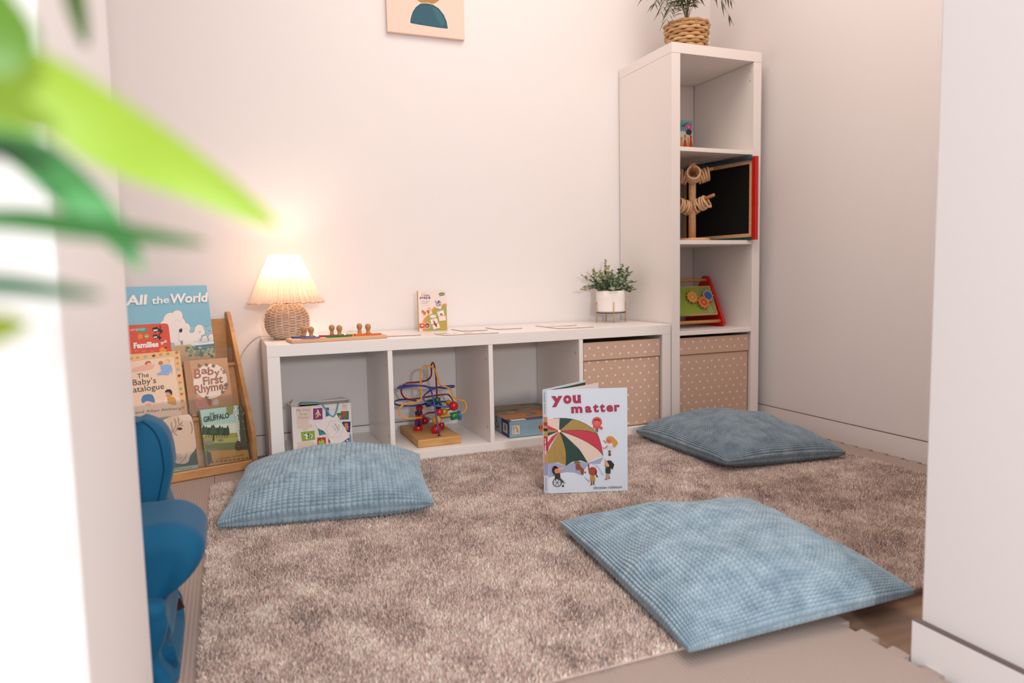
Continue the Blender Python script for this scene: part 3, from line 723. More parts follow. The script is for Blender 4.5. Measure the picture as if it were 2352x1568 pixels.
def basket_palm():
    cx, cy, z = 1.684, -.19, 1.4703; rnd = random.Random(8)
    r = thing('potted_palm', (cx, cy, z), 'feathery dark palm in a woven seagrass basket on top of the tall shelf unit', 'potted plant')
    m = MB(); rows = 11; ns = 20; Hh = .145
    for j in range(rows):
        h = .008 + (Hh - .014) * j / (rows - 1); rr = .071 + .015 * h / Hh; P = []
        for k in range(ns * 6):
            t = 2 * math.pi * k / (ns * 6); q = math.sin(t * ns / 2 + math.pi * (j % 2)); P.append((cx + (rr + .0038 * q) * math.cos(t), cy + (rr + .0038 * q) * math.sin(t), z + h))
        m.tube(P, .0066, ['#c9a070', '#b98f60', '#d3ae80'][j % 3], 6, True)
    m.lathe([(0, .001), (.066, .001), (.069, .008), (.079, Hh - .012), (.0, Hh - .013)], (cx, cy, z), '#6d4a2a', 30)
    m.build('basket', SEAG, r)
    MB().lathe([(0, 0), (.077, 0)], (cx, cy, z + Hh - .011), '#3a2c22', 24).build('soil', SOIL, r)
    cols = ['#3d4a2c', '#4e5a34', '#5f6438', '#2f3a26', '#6b6a44']
    b = np.array([cx, cy, z + Hh - .012])
    ends = [(-.20, -.06, .045, .12), (-.24, -.02, .16, .20), (-.14, -.08, .02, .09), (-.10, -.05, .22, .2), (-.03, -.09, .27, .2), (.06, -.06, .24, .2), (.13, -.02, .20, .2), (.17, -.07, .10, .17), (.155, -.10, -.005, .14), (-.05, .06, .30, .2), (.09, .07, .28, .2), (-.16, .05, .26, .2), (-.17, -.10, -.03, .11), (.0, -.04, .16, .14), (-.07, -.1, .12, .14), (.02, .02, .22, .14), (-.23, -.04, .08, .17), (-.19, -.09, .0, .13), (-.12, -.1, .10, .14), (.03, -.1, .18, .15), (-.08, .0, .33, .2), (.10, -.08, .15, .2)]
    for i, (x, y, h, hm) in enumerate(ends):
        f = MB(); e = b + np.array([x, y, h]); md = b + np.array([x * .55, y * .55, max(hm, h * .8)])
        frond(f, catmull([b, b + np.array([x * .12, y * .12, hm * .55]), md, e], 5), 12 if i != 8 else 6, .070, .0068, cols, rnd, .7)
        f.build('frond', PALM, r)
basket_palm()

# ------------------------------------------------------------------ puzzle box
def puzzle_box():
    BL = np.array([.075, -.240, .0384]); BR = np.array([.272, -.246, .0384]); U = BR - BL; w_ = np.linalg.norm(U); U /= w_; N = np.array([U[1], -U[0], 0]); V = Z3; h_, d_ = .158, .088
    r = thing('puzzle_box', tuple(BL), 'white cardboard puzzle box with a teal rope handle and star tag, torn at the top', 'puzzle box')
    W1 = '#ece2dd'; m = MB(); t = .0012
    m.obox(BL, U, V, N, (0, w_), (0, h_), (-t, 0), W1); m.obox(BL, U, V, N, (0, w_), (0, h_), (-d_, -d_ + t), W1)
    m.obox(BL, U, V, N, (0, t), (0, h_), (-d_, 0), '#dccfc6'); m.obox(BL, U, V, N, (w_ - t, w_), (0, h_), (-d_, 0), W1); m.obox(BL, U, V, N, (0, w_), (0, t), (-d_, 0), W1)
    m.obox(BL, U, V, N, (.03, w_), (h_ - .004, h_ - .003), (-d_, 0), '#cfc3bb')
    A = Art(m, BL, U, V, N, w_, h_, ((250, 345), (1520, 240), (1560, 1278), (290, 1415)))
    be = '#e6cfc0'; ln = '#8a7468'
    A.poly([(350, 340), (660, 315), (665, 620), (610, 650), (600, 700), (640, 730), (680, 735), (680, 795), (370, 830)], be); A.circ(530, 835, 52, 48, be); A.poly([(480, 780), (590, 775), (590, 830), (480, 835)], be)
    A.line([(660, 315), (665, 620)], 3, ln); A.line([(680, 735), (680, 795), (590, 803), (600, 850), (530, 885), (475, 850), (470, 815), (370, 828)], 3, ln)
    A.circ(640, 675, 38, 42, W1)
    A.text('My Very', (365, 445), (640, 420), 62, '#7b6a66', -.01); A.text('First', (435, 530), (580, 522), 52, '#7b6a66', -.01); A.text('Puzzles', (405, 605), (610, 590), 46, '#7b6a66', -.01)
    A.poly([(705, 372), (900, 358), (905, 618), (705, 632)], '#8c2a6b'); A.blob([(780, 395), (820, 420), (835, 470), (875, 530), (845, 520), (825, 490), (800, 480), (770, 500), (750, 540), (770, 470), (800, 450)], '#f3ead8'); A.blob([(790, 480), (840, 480), (830, 540), (790, 580), (745, 582), (780, 545)], '#dcaa5a')
    A.poly([(970, 355), (1040, 350), (1045, 545), (970, 555)], '#3f6aa5'); A.circ(1020, 440, 22, 26, '#d9c9a8')
    A.text('Ages 12 months', (1065, 410), (1250, 392), 18, '#8d7c78'); A.rect(1320, 260, 1440, 400, be); A.text('1+', (1350, 332), (1410, 328), 46, '#6b5c58')
    A.text('years', (1355, 362), (1408, 360), 12, '#8d7c78')
    A.poly([(1205, 480), (1295, 470), (1295, 437), (1465, 428), (1468, 622), (1210, 635)], '#3e7a45'); A.poly([(1340, 440), (1400, 438), (1402, 520), (1415, 560), (1285, 575), (1285, 530), (1340, 525)], '#c9402e'); A.poly([(1260, 540), (1290, 535), (1290, 600), (1265, 600)], '#e3b46a')
    for x in (1310, 1372): A.circ(x, 592, 27, 27, '#2f3f86'); A.circ(x, 592, 10, 10, '#d5c9d8')
    A.poly([(1320, 676), (1503, 672), (1495, 918), (1340, 900)], '#2c2a68')
    A.circ(1412, 745, 38, 38, '#d58c34'); A.blob([(1380, 770), (1440, 770), (1475, 800), (1440, 820), (1470, 860), (1430, 862), (1400, 840), (1370, 850)], '#d58c34'); A.circ(1382, 725, 14, 14, '#d58c34'); A.circ(1440, 722, 14, 14, '#d58c34')
    A.poly([(800, 815), (985, 850), (1005, 955), (830, 990)], '#3c8a8e'); A.circ(900, 890, 25, 14, '#2b3f66')
    A.poly([(447, 910), (732, 877), (745, 1085), (470, 1122)], '#8fb03e'); A.blob([(540, 950), (600, 960), (680, 965), (690, 1010), (660, 1050), (650, 1010), (580, 1010), (590, 1060), (555, 1070), (550, 1000), (500, 970)], '#f2efe8'); A.circ(605, 975, 26, 18, '#22201f'); A.circ(655, 995, 16, 22, '#22201f'); A.circ(523, 950, 14, 12, '#22201f'); A.circ(605, 1025, 18, 12, '#22201f')
    A.poly([(790, 1040), (970, 1028), (975, 1275), (790, 1285)], '#c9281e'); A.circ(880, 1148, 64, 68, '#c9c46a'); A.circ(880, 1150, 56, 60, '#a3bf45'); A.blob([(840, 1080), (880, 1100), (870, 1110), (830, 1100)], '#4c3a1c')
    A.poly([(1022, 1040), (1060, 1030), (1100, 1120), (1200, 1220), (1215, 1262), (1025, 1280)], '#c98a3c'); A.circ(1045, 1110, 16, 30, '#4a2a16')
    A.poly([(1480, 955), (1510, 955), (1530, 1150), (1265, 1190), (1300, 1120), (1440, 1030)], '#6fa3bd'); A.blob([(1380, 1100), (1460, 1050), (1470, 1090), (1420, 1125), (1385, 1125)], '#a02c36'); A.circ(1430, 1105, 17, 17, '#efe6e0')
    A.poly([(375, 1150), (480, 1140), (590, 1140), (690, 1135), (690, 1170), (760, 1180), (765, 1350), (390, 1380)], be); A.line([(690, 1140), (697, 1260)], 3, ln); A.line([(765, 1280), (755, 1345), (700, 1370)], 3, ln)
    A.text('First', (495, 1275), (560, 1270), 22, '#7b6a66'); A.text('to piece', (480, 1310), (580, 1300), 22, '#7b6a66'); A.text('together', (475, 1348), (585, 1338), 22, '#7b6a66')
    A.blob([(1430, 1215), (1460, 1195), (1470, 1165), (1495, 1165), (1500, 1195), (1530, 1210), (1515, 1250), (1450, 1252), (1440, 1235)], '#2f6f9f'); A.rect(1450, 1200, 1515, 1218, '#9fc2d8')
    S1 = Art(m, BL - N * d_, N, V, -U, d_, h_); rnd = random.Random(1)
    for _ in range(46): S1.L = .0003; S1.circ(rnd.uniform(.004, d_ - .004), rnd.uniform(.004, h_ - .01), .0007, .0007, '#7c6a60', 6)
    S1.poly([(.03, .02), (.05, .03), (.045, .06), (.035, .05)], '#a8733f')
    m.build('printed_carton', PRINT, r)
    f = MB(); p = BL + V * h_
    f.add([p, p - N * .05, p - N * .045 - U * .016 + V * .006, p - N * .01 - U * .004 + V * .004], [(0, 1, 2, 3)], '#b6a9a2')
    f.add([p - N * .05, p - N * .0875, p - N * .086 + U * .012 + V * .013, p - N * .05 - U * .004 + V * .01], [(0, 1, 2, 3)], '#b6a9a2')
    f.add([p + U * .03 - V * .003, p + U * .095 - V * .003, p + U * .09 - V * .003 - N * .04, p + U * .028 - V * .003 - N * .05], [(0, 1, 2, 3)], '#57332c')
    q = BL + U * w_ + V * h_; f.add([q, q - N * .045, q - N * .04 + V * .006 - U * .004, q - U * .012 + V * .003], [(0, 1, 2, 3)], '#d8cbc3')
    f.add([q - U * .10 - N * d_, q - N * d_, q - N * (d_ - .002) + V * .009 - U * .02, q - U * .10 - N * (d_ - .002) + V * .001], [(0, 1, 2, 3)], '#bdb1ab')
    o = f.build('torn_flaps', PRINT, r); o.modifiers.new('thick', 'SOLIDIFY').thickness = .0008
    pt = lambda x, y, n_: (lambda a: BL + U * a[0] + V * a[1] + N * n_)(A.uv(x, y))
    MB().tube(catmull([pt(450, 285, -.03), pt(480, 255, -.02), pt(650, 245, -.012), pt(860, 250, -.006), pt(930, 330, .004), pt(1000, 430, .004), pt(1060, 520, .003), pt(1128, 556, .0042)], 6), .0024, '#ffffff', 8).build('rope_handle', ROPE, r)
    MB().tube(catmull([pt(1128, 556, .0042), pt(1175, 480, .006), pt(1215, 340, .006), pt(1240, 210, -.004)], 6), .0024, '#ffffff', 8).build('rope_handle', ROPE, r)
    tq = [(745, 735), (1110, 480), (1150, 455), (1190, 480), (1480, 990), (1470, 1030), (1130, 1290), (1105, 1275), (1060, 1120), (1000, 980), (930, 890), (800, 820)]
    P = [A.uv(*a) for a in tq]; tg = MB().prism([tuple(a) for a in P], BL + N * .0022, U, V, N, .0010, '#f1e6e1')
    B = Art(tg, BL + N * .0032, U, V, N, w_, h_, A.q)
    B.line([(1070, 655), (1265, 645), (1355, 820), (1260, 1020), (1070, 1030), (970, 855), (1070, 655)], 4, '#8d7f80')
    B.text('This', (1228, 745), (1262, 825), 26, '#5a5060'); B.text('PUZZLE', (1150, 730), (1235, 880), 34, '#4a4050', .01); B.text('belongs to', (1100, 770), (1205, 920), 26, '#6a6070'); B.circ(1130, 556, 12, 12, '#3c5c66', 12)
    tg.build('star_tag', PRINT, r)
puzzle_box()

# ------------------------------------------------------------------ bead maze
def bead_maze():
    r = thing('bead_maze', (.552, -.21, .0384), 'bead maze toy with red, blue and yellow wires on a wooden block', 'toy')
    zt = .0654
    MB().box(.474, .63, -.352, -.075, .0384, zt).build('wooden_base', MAPLE, r, bevel=.004)
    yb = -.23
    def q(x, y, yy=yb):
        u, v = 860 + x * .1913, 780 + y * .1913; d = CR[2] + CR[0] * (u - 1176) / FPX + CR[1] * (v - 784) / FPX; t = (yy - CP[1]) / d[1]; return CP + d * t
    def base(x, y):  # on the block top
        u, v = 860 + x * .1913, 780 + y * .1913; d = CR[2] + CR[0] * (u - 1176) / FPX + CR[1] * (v - 784) / FPX; t = (zt - .002 - CP[2]) / d[2]; return CP + d * t
    W_ = [('#f0a83e', 'yellow wire', [(800, 925, -.26), (850, 915, -.27), (910, 905, -.28), (1010, 892, -.28), (1080, 862, -.27), (1105, 800, -.26), (1075, 735, -.25), (990, 715, -.25), (945, 670, -.25), (915, 600, -.25), (860, 565, -.25), (790, 540, -.25), (755, 450, -.25), (720, 350, -.25), (640, 315, -.25), (572, 350, -.25), (552, 430, -.25), (560, 560, -.25), (565, 690, -.25), (520, 745, -.26), (400, 765, -.27), (330, 790, -.28), (295, 850, -.28), (320, 920, -.28), (400, 945, -.27), (480, 940, -.26), (560, 932, -.24)]),
          ('#8c1a22', 'dark red wire', [(752, 760, -.20), (748, 620, -.20), (738, 440, -.20), (722, 320, -.20), (700, 275, -.20), (683, 310, -.20), (680, 430, -.19), (620, 490, -.17), (500, 510, -.16), (390, 520, -.15), (330, 570, -.15), (325, 640, -.15), (370, 700, -.15), (450, 715, -.15), (600, 690, -.15), (850, 655, -.15), (910, 680, -.16), (945, 740, -.17), (950, 800, -.18), (890, 840, -.19), (720, 870, -.19), (640, 880, -.19), (592, 915, -.19), (592, 985, -.18)]),
          ('#3f3f9a', 'blue wire', [(780, 1155, 'b'), (768, 1090, -.335), (740, 900, -.31), (700, 680, -.28), (662, 585, -.26), (590, 552, -.25), (400, 565, -.27), (295, 583, -.29), (292, 566, -.25), (400, 548, -.21), (560, 552, -.19), (700, 575, -.17), (850, 558, -.14), (950, 552, -.13), (945, 568, -.15), (850, 582, -.2), (740, 577, -.23), (640, 630, -.25), (588, 690, -.26), (620, 750, -.27), (720, 788, -.27), (860, 805, -.28), (950, 800, -.29)]),
          ('#232a78', 'navy wire', [(500, 735, -.20), (400, 716, -.13), (300, 720, -.11), (238, 745, -.15), (265, 778, -.2), (400, 795, -.23), (560, 780, -.22), (640, 758, -.2), (700, 745, -.19), (800, 742, -.17), (900, 745, -.16)])]
    for col, nm, P in W_:
        pts = [base(x, y) if yy == 'b' else q(x, y, yy) for x, y, yy in P]
        o = MB().tube(catmull(pts, 6), .0031, col, 8).build('wire', GLOSS, r)
    MB().tube([base(530, 1085), q(540, 920, -.24), q(540, 790, -.24)], .0027, '#3a1420', 8).build('wire', GLOSS, r)
    k = .000297
    def bead(kind, x, y, yy, rr, col, h=0, ax=None):
        c = q(x, y, yy); m = MB(); rr *= k
        if kind == 's': m.ball(c, rr, col, 22)
        else:
            a = np.array(ax or (0, 0, 1), float); a /= np.linalg.norm(a); m.cyl(c - a * h * k / 2, c + a * h * k / 2, rr, col, 24)
        m.build('bead', GLOSS, r)
    bz = base(525, 1100); R_, PU, GR, YE, BL_ = '#c3161c', '#5a2f7a', '#0f6a48', '#dda52c', '#1f66b4'
    yl, yr = base(525, 1090)[1], base(745, 1125)[1]
    bead('c', 525, 1063, yl, 57, R_, 66); bead('c', 528, 993, yl, 47, PU, 66); bead('s', 538, 925, yl, 52, '#d13a20'); bead('c', 531, 878, yl, 46, '#43205e', 48); bead('s', 540, 818, yl, 46, R_)
    bead('s', 600, 970, yl + .04, 52, '#a8141c'); bead('s', 625, 960, yl + .06, 42, '#7f9a5c')
    bead('s', 740, 1078, yr, 60, R_); bead('s', 745, 965, yr, 54, YE); bead('c', 805, 1032, yr + .05, 36, '#b3141c', 74); bead('s', 780, 870, -.26, 46, '#cf2b1c'); bead('s', 838, 865, -.25, 44, '#c99a28')
    bead('c', 660, 760, -.22, 42, '#0a4f42', 90, (1, .2, .15)); bead('c', 755, 735, -.20, 40, GR, 84); bead('s', 762, 790, -.24, 50, '#123a5c'); 
    bead('s', 892, 757, -.17, 40, '#c99a28'); bead('s', 950, 795, -.28, 57, R_)
    bead('c', 960, 915, -.28, 46, '#12783f', 100, (1, -.1, .1)); bead('c', 1020, 908, -.275, 58, BL_, 34, (1, -.1, .1))
    for x, y in ((780, 1158),): 
        MB().cyl(base(x, y), base(x, y) + Z3 * .004, .006, '#241a30').build('wire_socket', GLOSS, r)
bead_maze()

# ------------------------------------------------------------------ flat game box
def flat_box():
    BL = np.array([.8085, -.357, .0384]); ang = math.radians(-1.5); U = np.array([math.cos(ang), math.sin(ang), 0]); N = np.array([U[1], -U[0], 0]); V = Z3; w_, h_, d_ = .236, .060, .315
    r = thing('board_game_box', tuple(BL), 'flat light blue game box with an orange picture lid in the third compartment', 'game box')
    m = MB().obox(BL, U, V, N, (0, w_), (0, h_), (-d_, 0), '#8fb0bd'); m.obox(BL, U, V, N, (-.0004, w_ + .0004), (0, .0015), (-d_ - .0003, .0004), '#33454f')
    A = Art(m, BL, U, V, N, w_, h_, ((650, 880), (2627, 683), (2640, 1168), (670, 1392)))
    A.poly([(740, 1005), (985, 985), (990, 1250), (750, 1272)], '#ead9cb'); A.text('DJECO', (768, 1020), (775, 1255), 42, '#5c6570', .02)
    A.line([(850, 1030), (880, 1070), (910, 1100), (905, 1150), (925, 1190)], 26, '#8f8a3a', 5)
    for P in ([(880, 1070), (905, 1040)], [(865, 1100), (840, 1115)], [(905, 1140), (870, 1170)], [(912, 1110), (945, 1120)], [(925, 1150), (950, 1165)], [(835, 1060), (850, 1035)]): A.line(P, 9, '#8f8a3a')
    A.circ(925, 1195, 18, 20, '#7a7a34')
    for x, t in ((1065, 'Puzzle et observation'), (1120, 'Play and learning to observe'), (1180, 'Puzzle und Suchspiel'), (1232, 'Puzzle y observa')): A.text(t, (x, 1215 - (x - 1065) * .08), (x - 4, 960 - (x - 1065) * .08), 22, '#c8dae2')
    A.circ(1720, 1050, 100, 130, '#e9822c'); A.circ(1720, 1040, 40, 55, '#c8451f'); A.circ(1630, 1040, 25, 55, '#6b3a22'); A.poly([(1750, 1160), (1900, 1140), (1900, 1260), (1760, 1270)], '#b09a4e')
    S1 = Art(m, BL - N * d_, N, V, -U, d_, h_)
    S1.rect(d_ - .085, 0, d_ - .001, h_, '#2a3468'); S1.rect(d_ - .07, .012, d_ - .022, .046, '#c9c2b8'); S1.circ(d_ - .046, .03, .01, .012, '#6f6f4c')
    S1.circ(d_ - .135, .025, .022, .014, '#5d5550'); S1.circ(d_ - .135, .027, .012, .008, '#a8a39c'); S1.line([(d_ - .14, .035), (d_ - .145, .055)], .012, '#5d5550')
    T_ = Art(m, BL + V * h_, U, -N, V, w_, d_); 
    T_.rect(0, 0, w_, .042, '#2b2d62'); T_.rect(.012, .006, .07, .034, '#e2d5ca'); T_.text('Puzzle et', (.078, .026), (.13, .026), .007, '#b9b0c8'); T_.text('observation', (.078, .012), (.14, .012), .007, '#b9b0c8'); T_.rect(.185, .008, .228, .034, '#d8cabd')
    T_.rect(0, .042, w_, d_, '#9c7a52'); T_.blob([(.0, .05), (.12, .045), (.236, .05), (.236, .15), (.15, .16), (.05, .13), (.0, .12)], '#c77a34')
    rnd = random.Random(6)
    for _ in range(34):
        x, y = rnd.uniform(.01, w_ - .01), rnd.uniform(.06, d_ - .01); c = rnd.choice(['#d98a3c', '#b3672c', '#8c8a5c', '#d9b48a', '#6d7f72', '#a34f32', '#e0a058']) if y < .17 else rnd.choice(['#6f7d66', '#7d8c78', '#59685f', '#9aa08c', '#4f5c5c', '#a89a7c', '#8a6a4c'])
        a, b = rnd.uniform(.008, .03), rnd.uniform(.006, .02); T_.blob([(min(max(x + a * math.cos(t) * rnd.uniform(.7, 1.2), 0), w_), min(max(y + b * math.sin(t) * rnd.uniform(.7, 1.2), .043), d_)) for t in (0, 1.2, 2.4, 3.6, 4.9)], c)
    m.build('box', PRINT, r)
flat_box()

# ------------------------------------------------------------------ open book standing on the rug
def standing_book():
    z = .0135; BL = np.array([.694, -.932, z]); ang = math.radians(-18.5); U = np.array([math.cos(ang), math.sin(ang), 0]); N = np.array([U[1], -U[0], 0]); V = Z3; w_, h_ = .222, .290
    r = thing('picture_book', tuple(BL), 'light blue picture book with a striped parachute cover standing open on the rug', 'book')
    B = '#d9e0ea'; m = MB().obox(BL, U, V, N, (0, w_), (0, h_), (-.0025, 0), B)
    X0, X1 = 312, 1278
    A = Art(m, BL, U, V, N, w_, h_, ((318, 256), (1278, 243), (1252, 1403), (312, 1443)))
    red, gr, mu, bg_ = '#c23a4c', '#28443a', '#a98a4a', '#e2c9b8'
    hub = (455, 722); 
    A.poly([(312, 1090), (400, 1082), (520, 1122), (650, 1062), (785, 1090), (975, 1020), (930, 1100), (820, 1100), (770, 1130), (700, 1230), (620, 1200), (520, 1195), (420, 1215), (318, 1262)], '#a3a5c0')
    A.poly([(820, 1095), (900, 1110), (975, 1220), (950, 1245), (905, 1160)], '#bcc7dc'); A.poly([(730, 1240), (800, 1290), (800, 1325), (750, 1275)], '#aeb3cc')
    def sect(P, c): A.poly([hub] + P, c)
    sect([(312, 660), (318, 588), (390, 578), (465, 578)], bg_); sect([(465, 578), (540, 580), (615, 590)], gr)
    sect([(615, 590), (700, 615), (790, 655), (860, 705), (905, 755)], mu)
    sect([(905, 755), (700, 715)], mu); sect([(700, 712), (800, 722), (905, 755), (935, 830), (955, 920), (970, 1005), (900, 930), (760, 840), (600, 770)], red)
    sect([(600, 770), (760, 840), (900, 930), (970, 1010), (875, 1035), (783, 1090), (700, 950), (600, 850)], bg_)
    sect([(590, 845), (690, 940), (783, 1088), (700, 1060), (610, 1070), (523, 1122), (525, 950), (490, 820)], gr)
    sect([(490, 820), (525, 950), (523, 1120), (420, 1080), (312, 1095), (312, 960), (370, 860)], mu)
    sect([(400, 800), (330, 900), (312, 960), (312, 850), (360, 790)], red); sect([(360, 790), (312, 830), (312, 775)], bg_); sect([(312, 780), (312, 738), (380, 728)], gr); sect([(312, 740), (312, 700)], mu); sect([(312, 705), (312, 655)], red)
    for P in ([(455, 722), (600, 770), (760, 840), (900, 930), (970, 1005)], [(455, 722), (700, 715), (905, 755)], [(455, 722), (540, 640), (615, 590)], [(455, 722), (460, 578)], [(455, 722), (600, 850), (690, 940), (783, 1088)], [(455, 722), (490, 820), (525, 950), (523, 1120)]): A.line(P, 4, '#4a3a34', 4)
    A.line([(390, 578), (540, 578), (700, 612), (850, 695), (905, 755), (945, 870), (970, 1008)], 4, '#5a4438', 4); A.circ(455, 722, 16, 16, '#efe2d6')
    rnd = random.Random(2)
    for _ in range(26):
        x = rnd.uniform(345, 505); y = rnd.uniform(850, 1050); A.line([(x, y), (x + rnd.uniform(-8, 8), y + rnd.uniform(20, 60))], 3, rnd.choice(['#b8995a', '#9a7b3e']))
    A.text('y', (368, 405), (502, 402), 118, '#a82a48', .05); A.text('o', (510, 404), (608, 402), 124, '#a82a48', .055); A.text('u', (624, 402), (720, 398), 124, '#a82a48', .05)
    for ch, x0, x1 in (('m', 602, 735), ('a', 768, 845), ('t', 862, 930), ('t', 944, 1006), ('e', 1022, 1103), ('r', 1116, 1185)):
        A.text(ch, (x0, 516 - (x0 - 602) * .03), (x1, 516 - (x1 - 602) * .03), 100, '#a82a48', .045)
    A.text('christian robinson', (845, 1388), (1182, 1375), 36, '#2a2a2c', .0)
    # small children round the parachute
    A.circ(905, 622, 60, 56, '#d2504e'); A.circ(905, 632, 34, 34, '#dc6a56'); A.poly([(872, 600), (905, 588), (940, 604), (935, 618), (905, 600), (878, 612)], '#3a2018'); A.poly([(860, 665), (945, 665), (940, 695), (890, 700), (858, 690)], '#d2504e'); A.poly([(935, 668), (972, 680), (965, 712), (935, 700)], '#d2504e'); A.rect(888, 695, 898, 728, '#241c1c'); A.rect(905, 695, 915, 738, '#241c1c')
    A.circ(1050, 828, 40, 38, '#df7a54'); A.blob([(1010, 810), (1035, 786), (1080, 786), (1120, 820), (1148, 862), (1105, 912), (1085, 870), (1085, 830), (1060, 805)], '#cf9836'); A.circ(1022, 834, 13, 13, '#a8403a', 12); A.circ(1048, 838, 13, 13, '#a8403a', 12); A.circ(1022, 834, 9, 9, '#df7a54', 10); A.circ(1048, 838, 9, 9, '#df7a54', 10)
    A.poly([(1025, 878), (1080, 876), (1086, 940), (1022, 940)], '#ece6e4'); A.line([(1025, 895), (1082, 893)], 3, '#5b5b66'); A.line([(1024, 910), (1083, 908)], 3, '#5b5b66'); A.line([(1023, 925), (1084, 923)], 3, '#5b5b66'); A.line([(1025, 893), (985, 925), (965, 908)], 12, '#d9694a'); A.line([(1010, 860), (975, 832)], 11, '#d9694a'); A.rect(1033, 942, 1058, 1002, '#7a5a2c'); A.poly([(1024, 1005), (1060, 985), (1060, 1006)], '#4a241a')
    A.circ(1035, 1105, 50, 48, '#2f2a20'); A.circ(1018, 1100, 30, 32, '#e0a07c'); A.poly([(1010, 1062), (1060, 1060), (1098, 1105), (1075, 1165), (1040, 1120)], '#2f2a20'); A.line([(1000, 1080), (985, 1040)], 12, '#e0a07c'); A.poly([(990, 1145), (1055, 1145), (1048, 1210), (992, 1205)], '#2c3a30'); A.poly([(1000, 1208), (1035, 1208), (1040, 1245), (1020, 1260), (1005, 1255), (990, 1250)], '#b89a84'); A.poly([(975, 1280), (1005, 1255), (1008, 1278)], '#a8283a'); A.poly([(1012, 1276), (1042, 1245), (1044, 1262)], '#a8283a')
    A.circ(838, 1182, 48, 50, '#a8452c'); A.line([(798, 1170), (790, 1120), (795, 1100)], 14, '#9a3f2a'); A.blob([(868, 1150), (888, 1180), (880, 1215), (860, 1220), (875, 1185)], '#5a2018'); A.poly([(812, 1232), (860, 1232), (868, 1292), (806, 1292)], '#b98d3e'); A.rect(815, 1292, 830, 1330, '#8a4a32'); A.rect(840, 1292, 855, 1328, '#8a4a32'); A.poly([(796, 1340), (828, 1325), (828, 1340)], '#1f1a1a'); A.poly([(836, 1337), (852, 1322), (856, 1336)], '#1f1a1a'); A.line([(880, 1220), (895, 1250)], 14, '#4a3a3e')
    A.blob([(620, 1068), (660, 1062), (695, 1075), (670, 1100), (640, 1095)], '#8a6a3c'); A.blob([(640, 1110), (680, 1095), (700, 1130), (735, 1165), (725, 1220), (705, 1215), (690, 1165), (650, 1165)], '#93482e'); A.poly([(735, 1190), (762, 1182), (752, 1210)], '#8a3a2c')
    A.circ(395, 1168, 38, 50, '#1f1b1b'); A.circ(415, 1180, 30, 30, '#e08a4c'); A.line([(435, 1165), (500, 1135)], 20, '#e5a98c'); A.poly([(390, 1208), (450, 1200), (455, 1262), (395, 1270)], '#3a2e2e'); A.poly([(395, 1265), (455, 1260), (500, 1300), (480, 1308), (440, 1280)], '#5a5a38')
    n = 18; A.line([(415 + 50 * math.cos(i * 6.2832 / n), 1312 + 46 * math.sin(i * 6.2832 / n)) for i in range(n + 1)], 8, '#1d1c1f')
    for a in range(6): A.line([(415, 1312), (415 + 48 * math.cos(a * 1.047), 1312 + 44 * math.sin(a * 1.047))], 4, '#1d1c1f')
    A.line([(365, 1225), (392, 1232), (396, 1285)], 7, '#1d1c1f'); A.circ(483, 1350, 12, 12, '#1d1c1f', 12); A.line([(470, 1300), (490, 1322), (510, 1308)], 7, '#1d1c1f')
    m.build('front_cover', PRINT, r)
    # spine
    ds = np.array([-.25, .968, 0]); ds /= np.linalg.norm(ds)
    sp = MB(); so = BL; Us = -(U * .45 - N * -.0 + 0) ; 
    SU = np.array([-.60, .80, 0]); SU /= np.linalg.norm(SU); SN = np.array([-SU[1], SU[0], 0]) * 1.0
    sw_ = .0135; SNo = np.array([-.80, -.60, 0]); SNo /= np.linalg.norm(SNo)
    sp.obox(BL + SU * sw_, -SU, V, SNo, (0, sw_), (0, h_), (-.0025, 0), B)
    SA = Art(sp, BL + SU * sw_, -SU, V, SNo, sw_, h_); SA.rect(0, .085, sw_, .215, '#c99a6a'); SA.rect(0, .12, sw_, .16, red); SA.rect(0, .19, sw_, .20, red); SA.rect(0, .175, sw_, .183, gr); SA.rect(0, .05, sw_, .085, '#a3a5c0')
    SA.text('Christian Robinson', (.0035, .282), (.0035, .222), .0055, '#3a3a40'); SA.text('you matter', (.0035, .155), (.0035, .108), .007, '#f2e8e2', .02); SA.text('schwartz & wade', (.004, .045), (.004, .008), .0045, '#3a3a40')
    sp.build('spine', PRINT, r)
    BK = BL + SU * sw_
    def leafp(name, end, hh, col, z0=0, t=.0022, start=None, curve=0.0):
        e = np.array(end); s0 = start if start is not None else BK; d = e - s0[:2]; L_ = np.linalg.norm(d); d = np.array([d[0] / L_, d[1] / L_, 0]); nn = np.array([-d[1], d[0], 0])
        mm = MB(); n = 8; V_ = []
        for i in range(n + 1):
            p = s0 + d * L_ * i / n + nn * curve * math.sin(math.pi * i / n)
            for s_ in (-t / 2, t / 2): V_ += [p + nn * s_ + Z3 * z0, p + nn * s_ + Z3 * (z0 + hh)]
        F = []
        for i in range(n):
            a = i * 4; F += [(a, a + 4, a + 5, a + 1), (a + 2, a + 3, a + 7, a + 6), (a + 1, a + 5, a + 7, a + 3), (a, a + 2, a + 6, a + 4)]
        F += [(0, 1, 3, 2), (n * 4, n * 4 + 2, n * 4 + 3, n * 4 + 1)]
        mm.add(V_, F, col); mm.build(name, PRINT, r)
    leafp('back_cover', (.868, -.825), h_, '#dfe2e8')
    leafp('page', (.862, -.838), h_ - .006, '#2f4a3c', .003, .0006, BK + np.array([.004, -.002, 0]), -.006)
    leafp('page', (.890, -.866), h_ - .006, '#eadbd8', .003, .0007, BK + np.array([.006, -.004, 0]), -.008)
    leafp('page_block', (.9045, -.990), h_ - .006, '#ede4e0', .003, .0035, BK + np.array([.008, -.0085, 0]), .000)
standing_book()

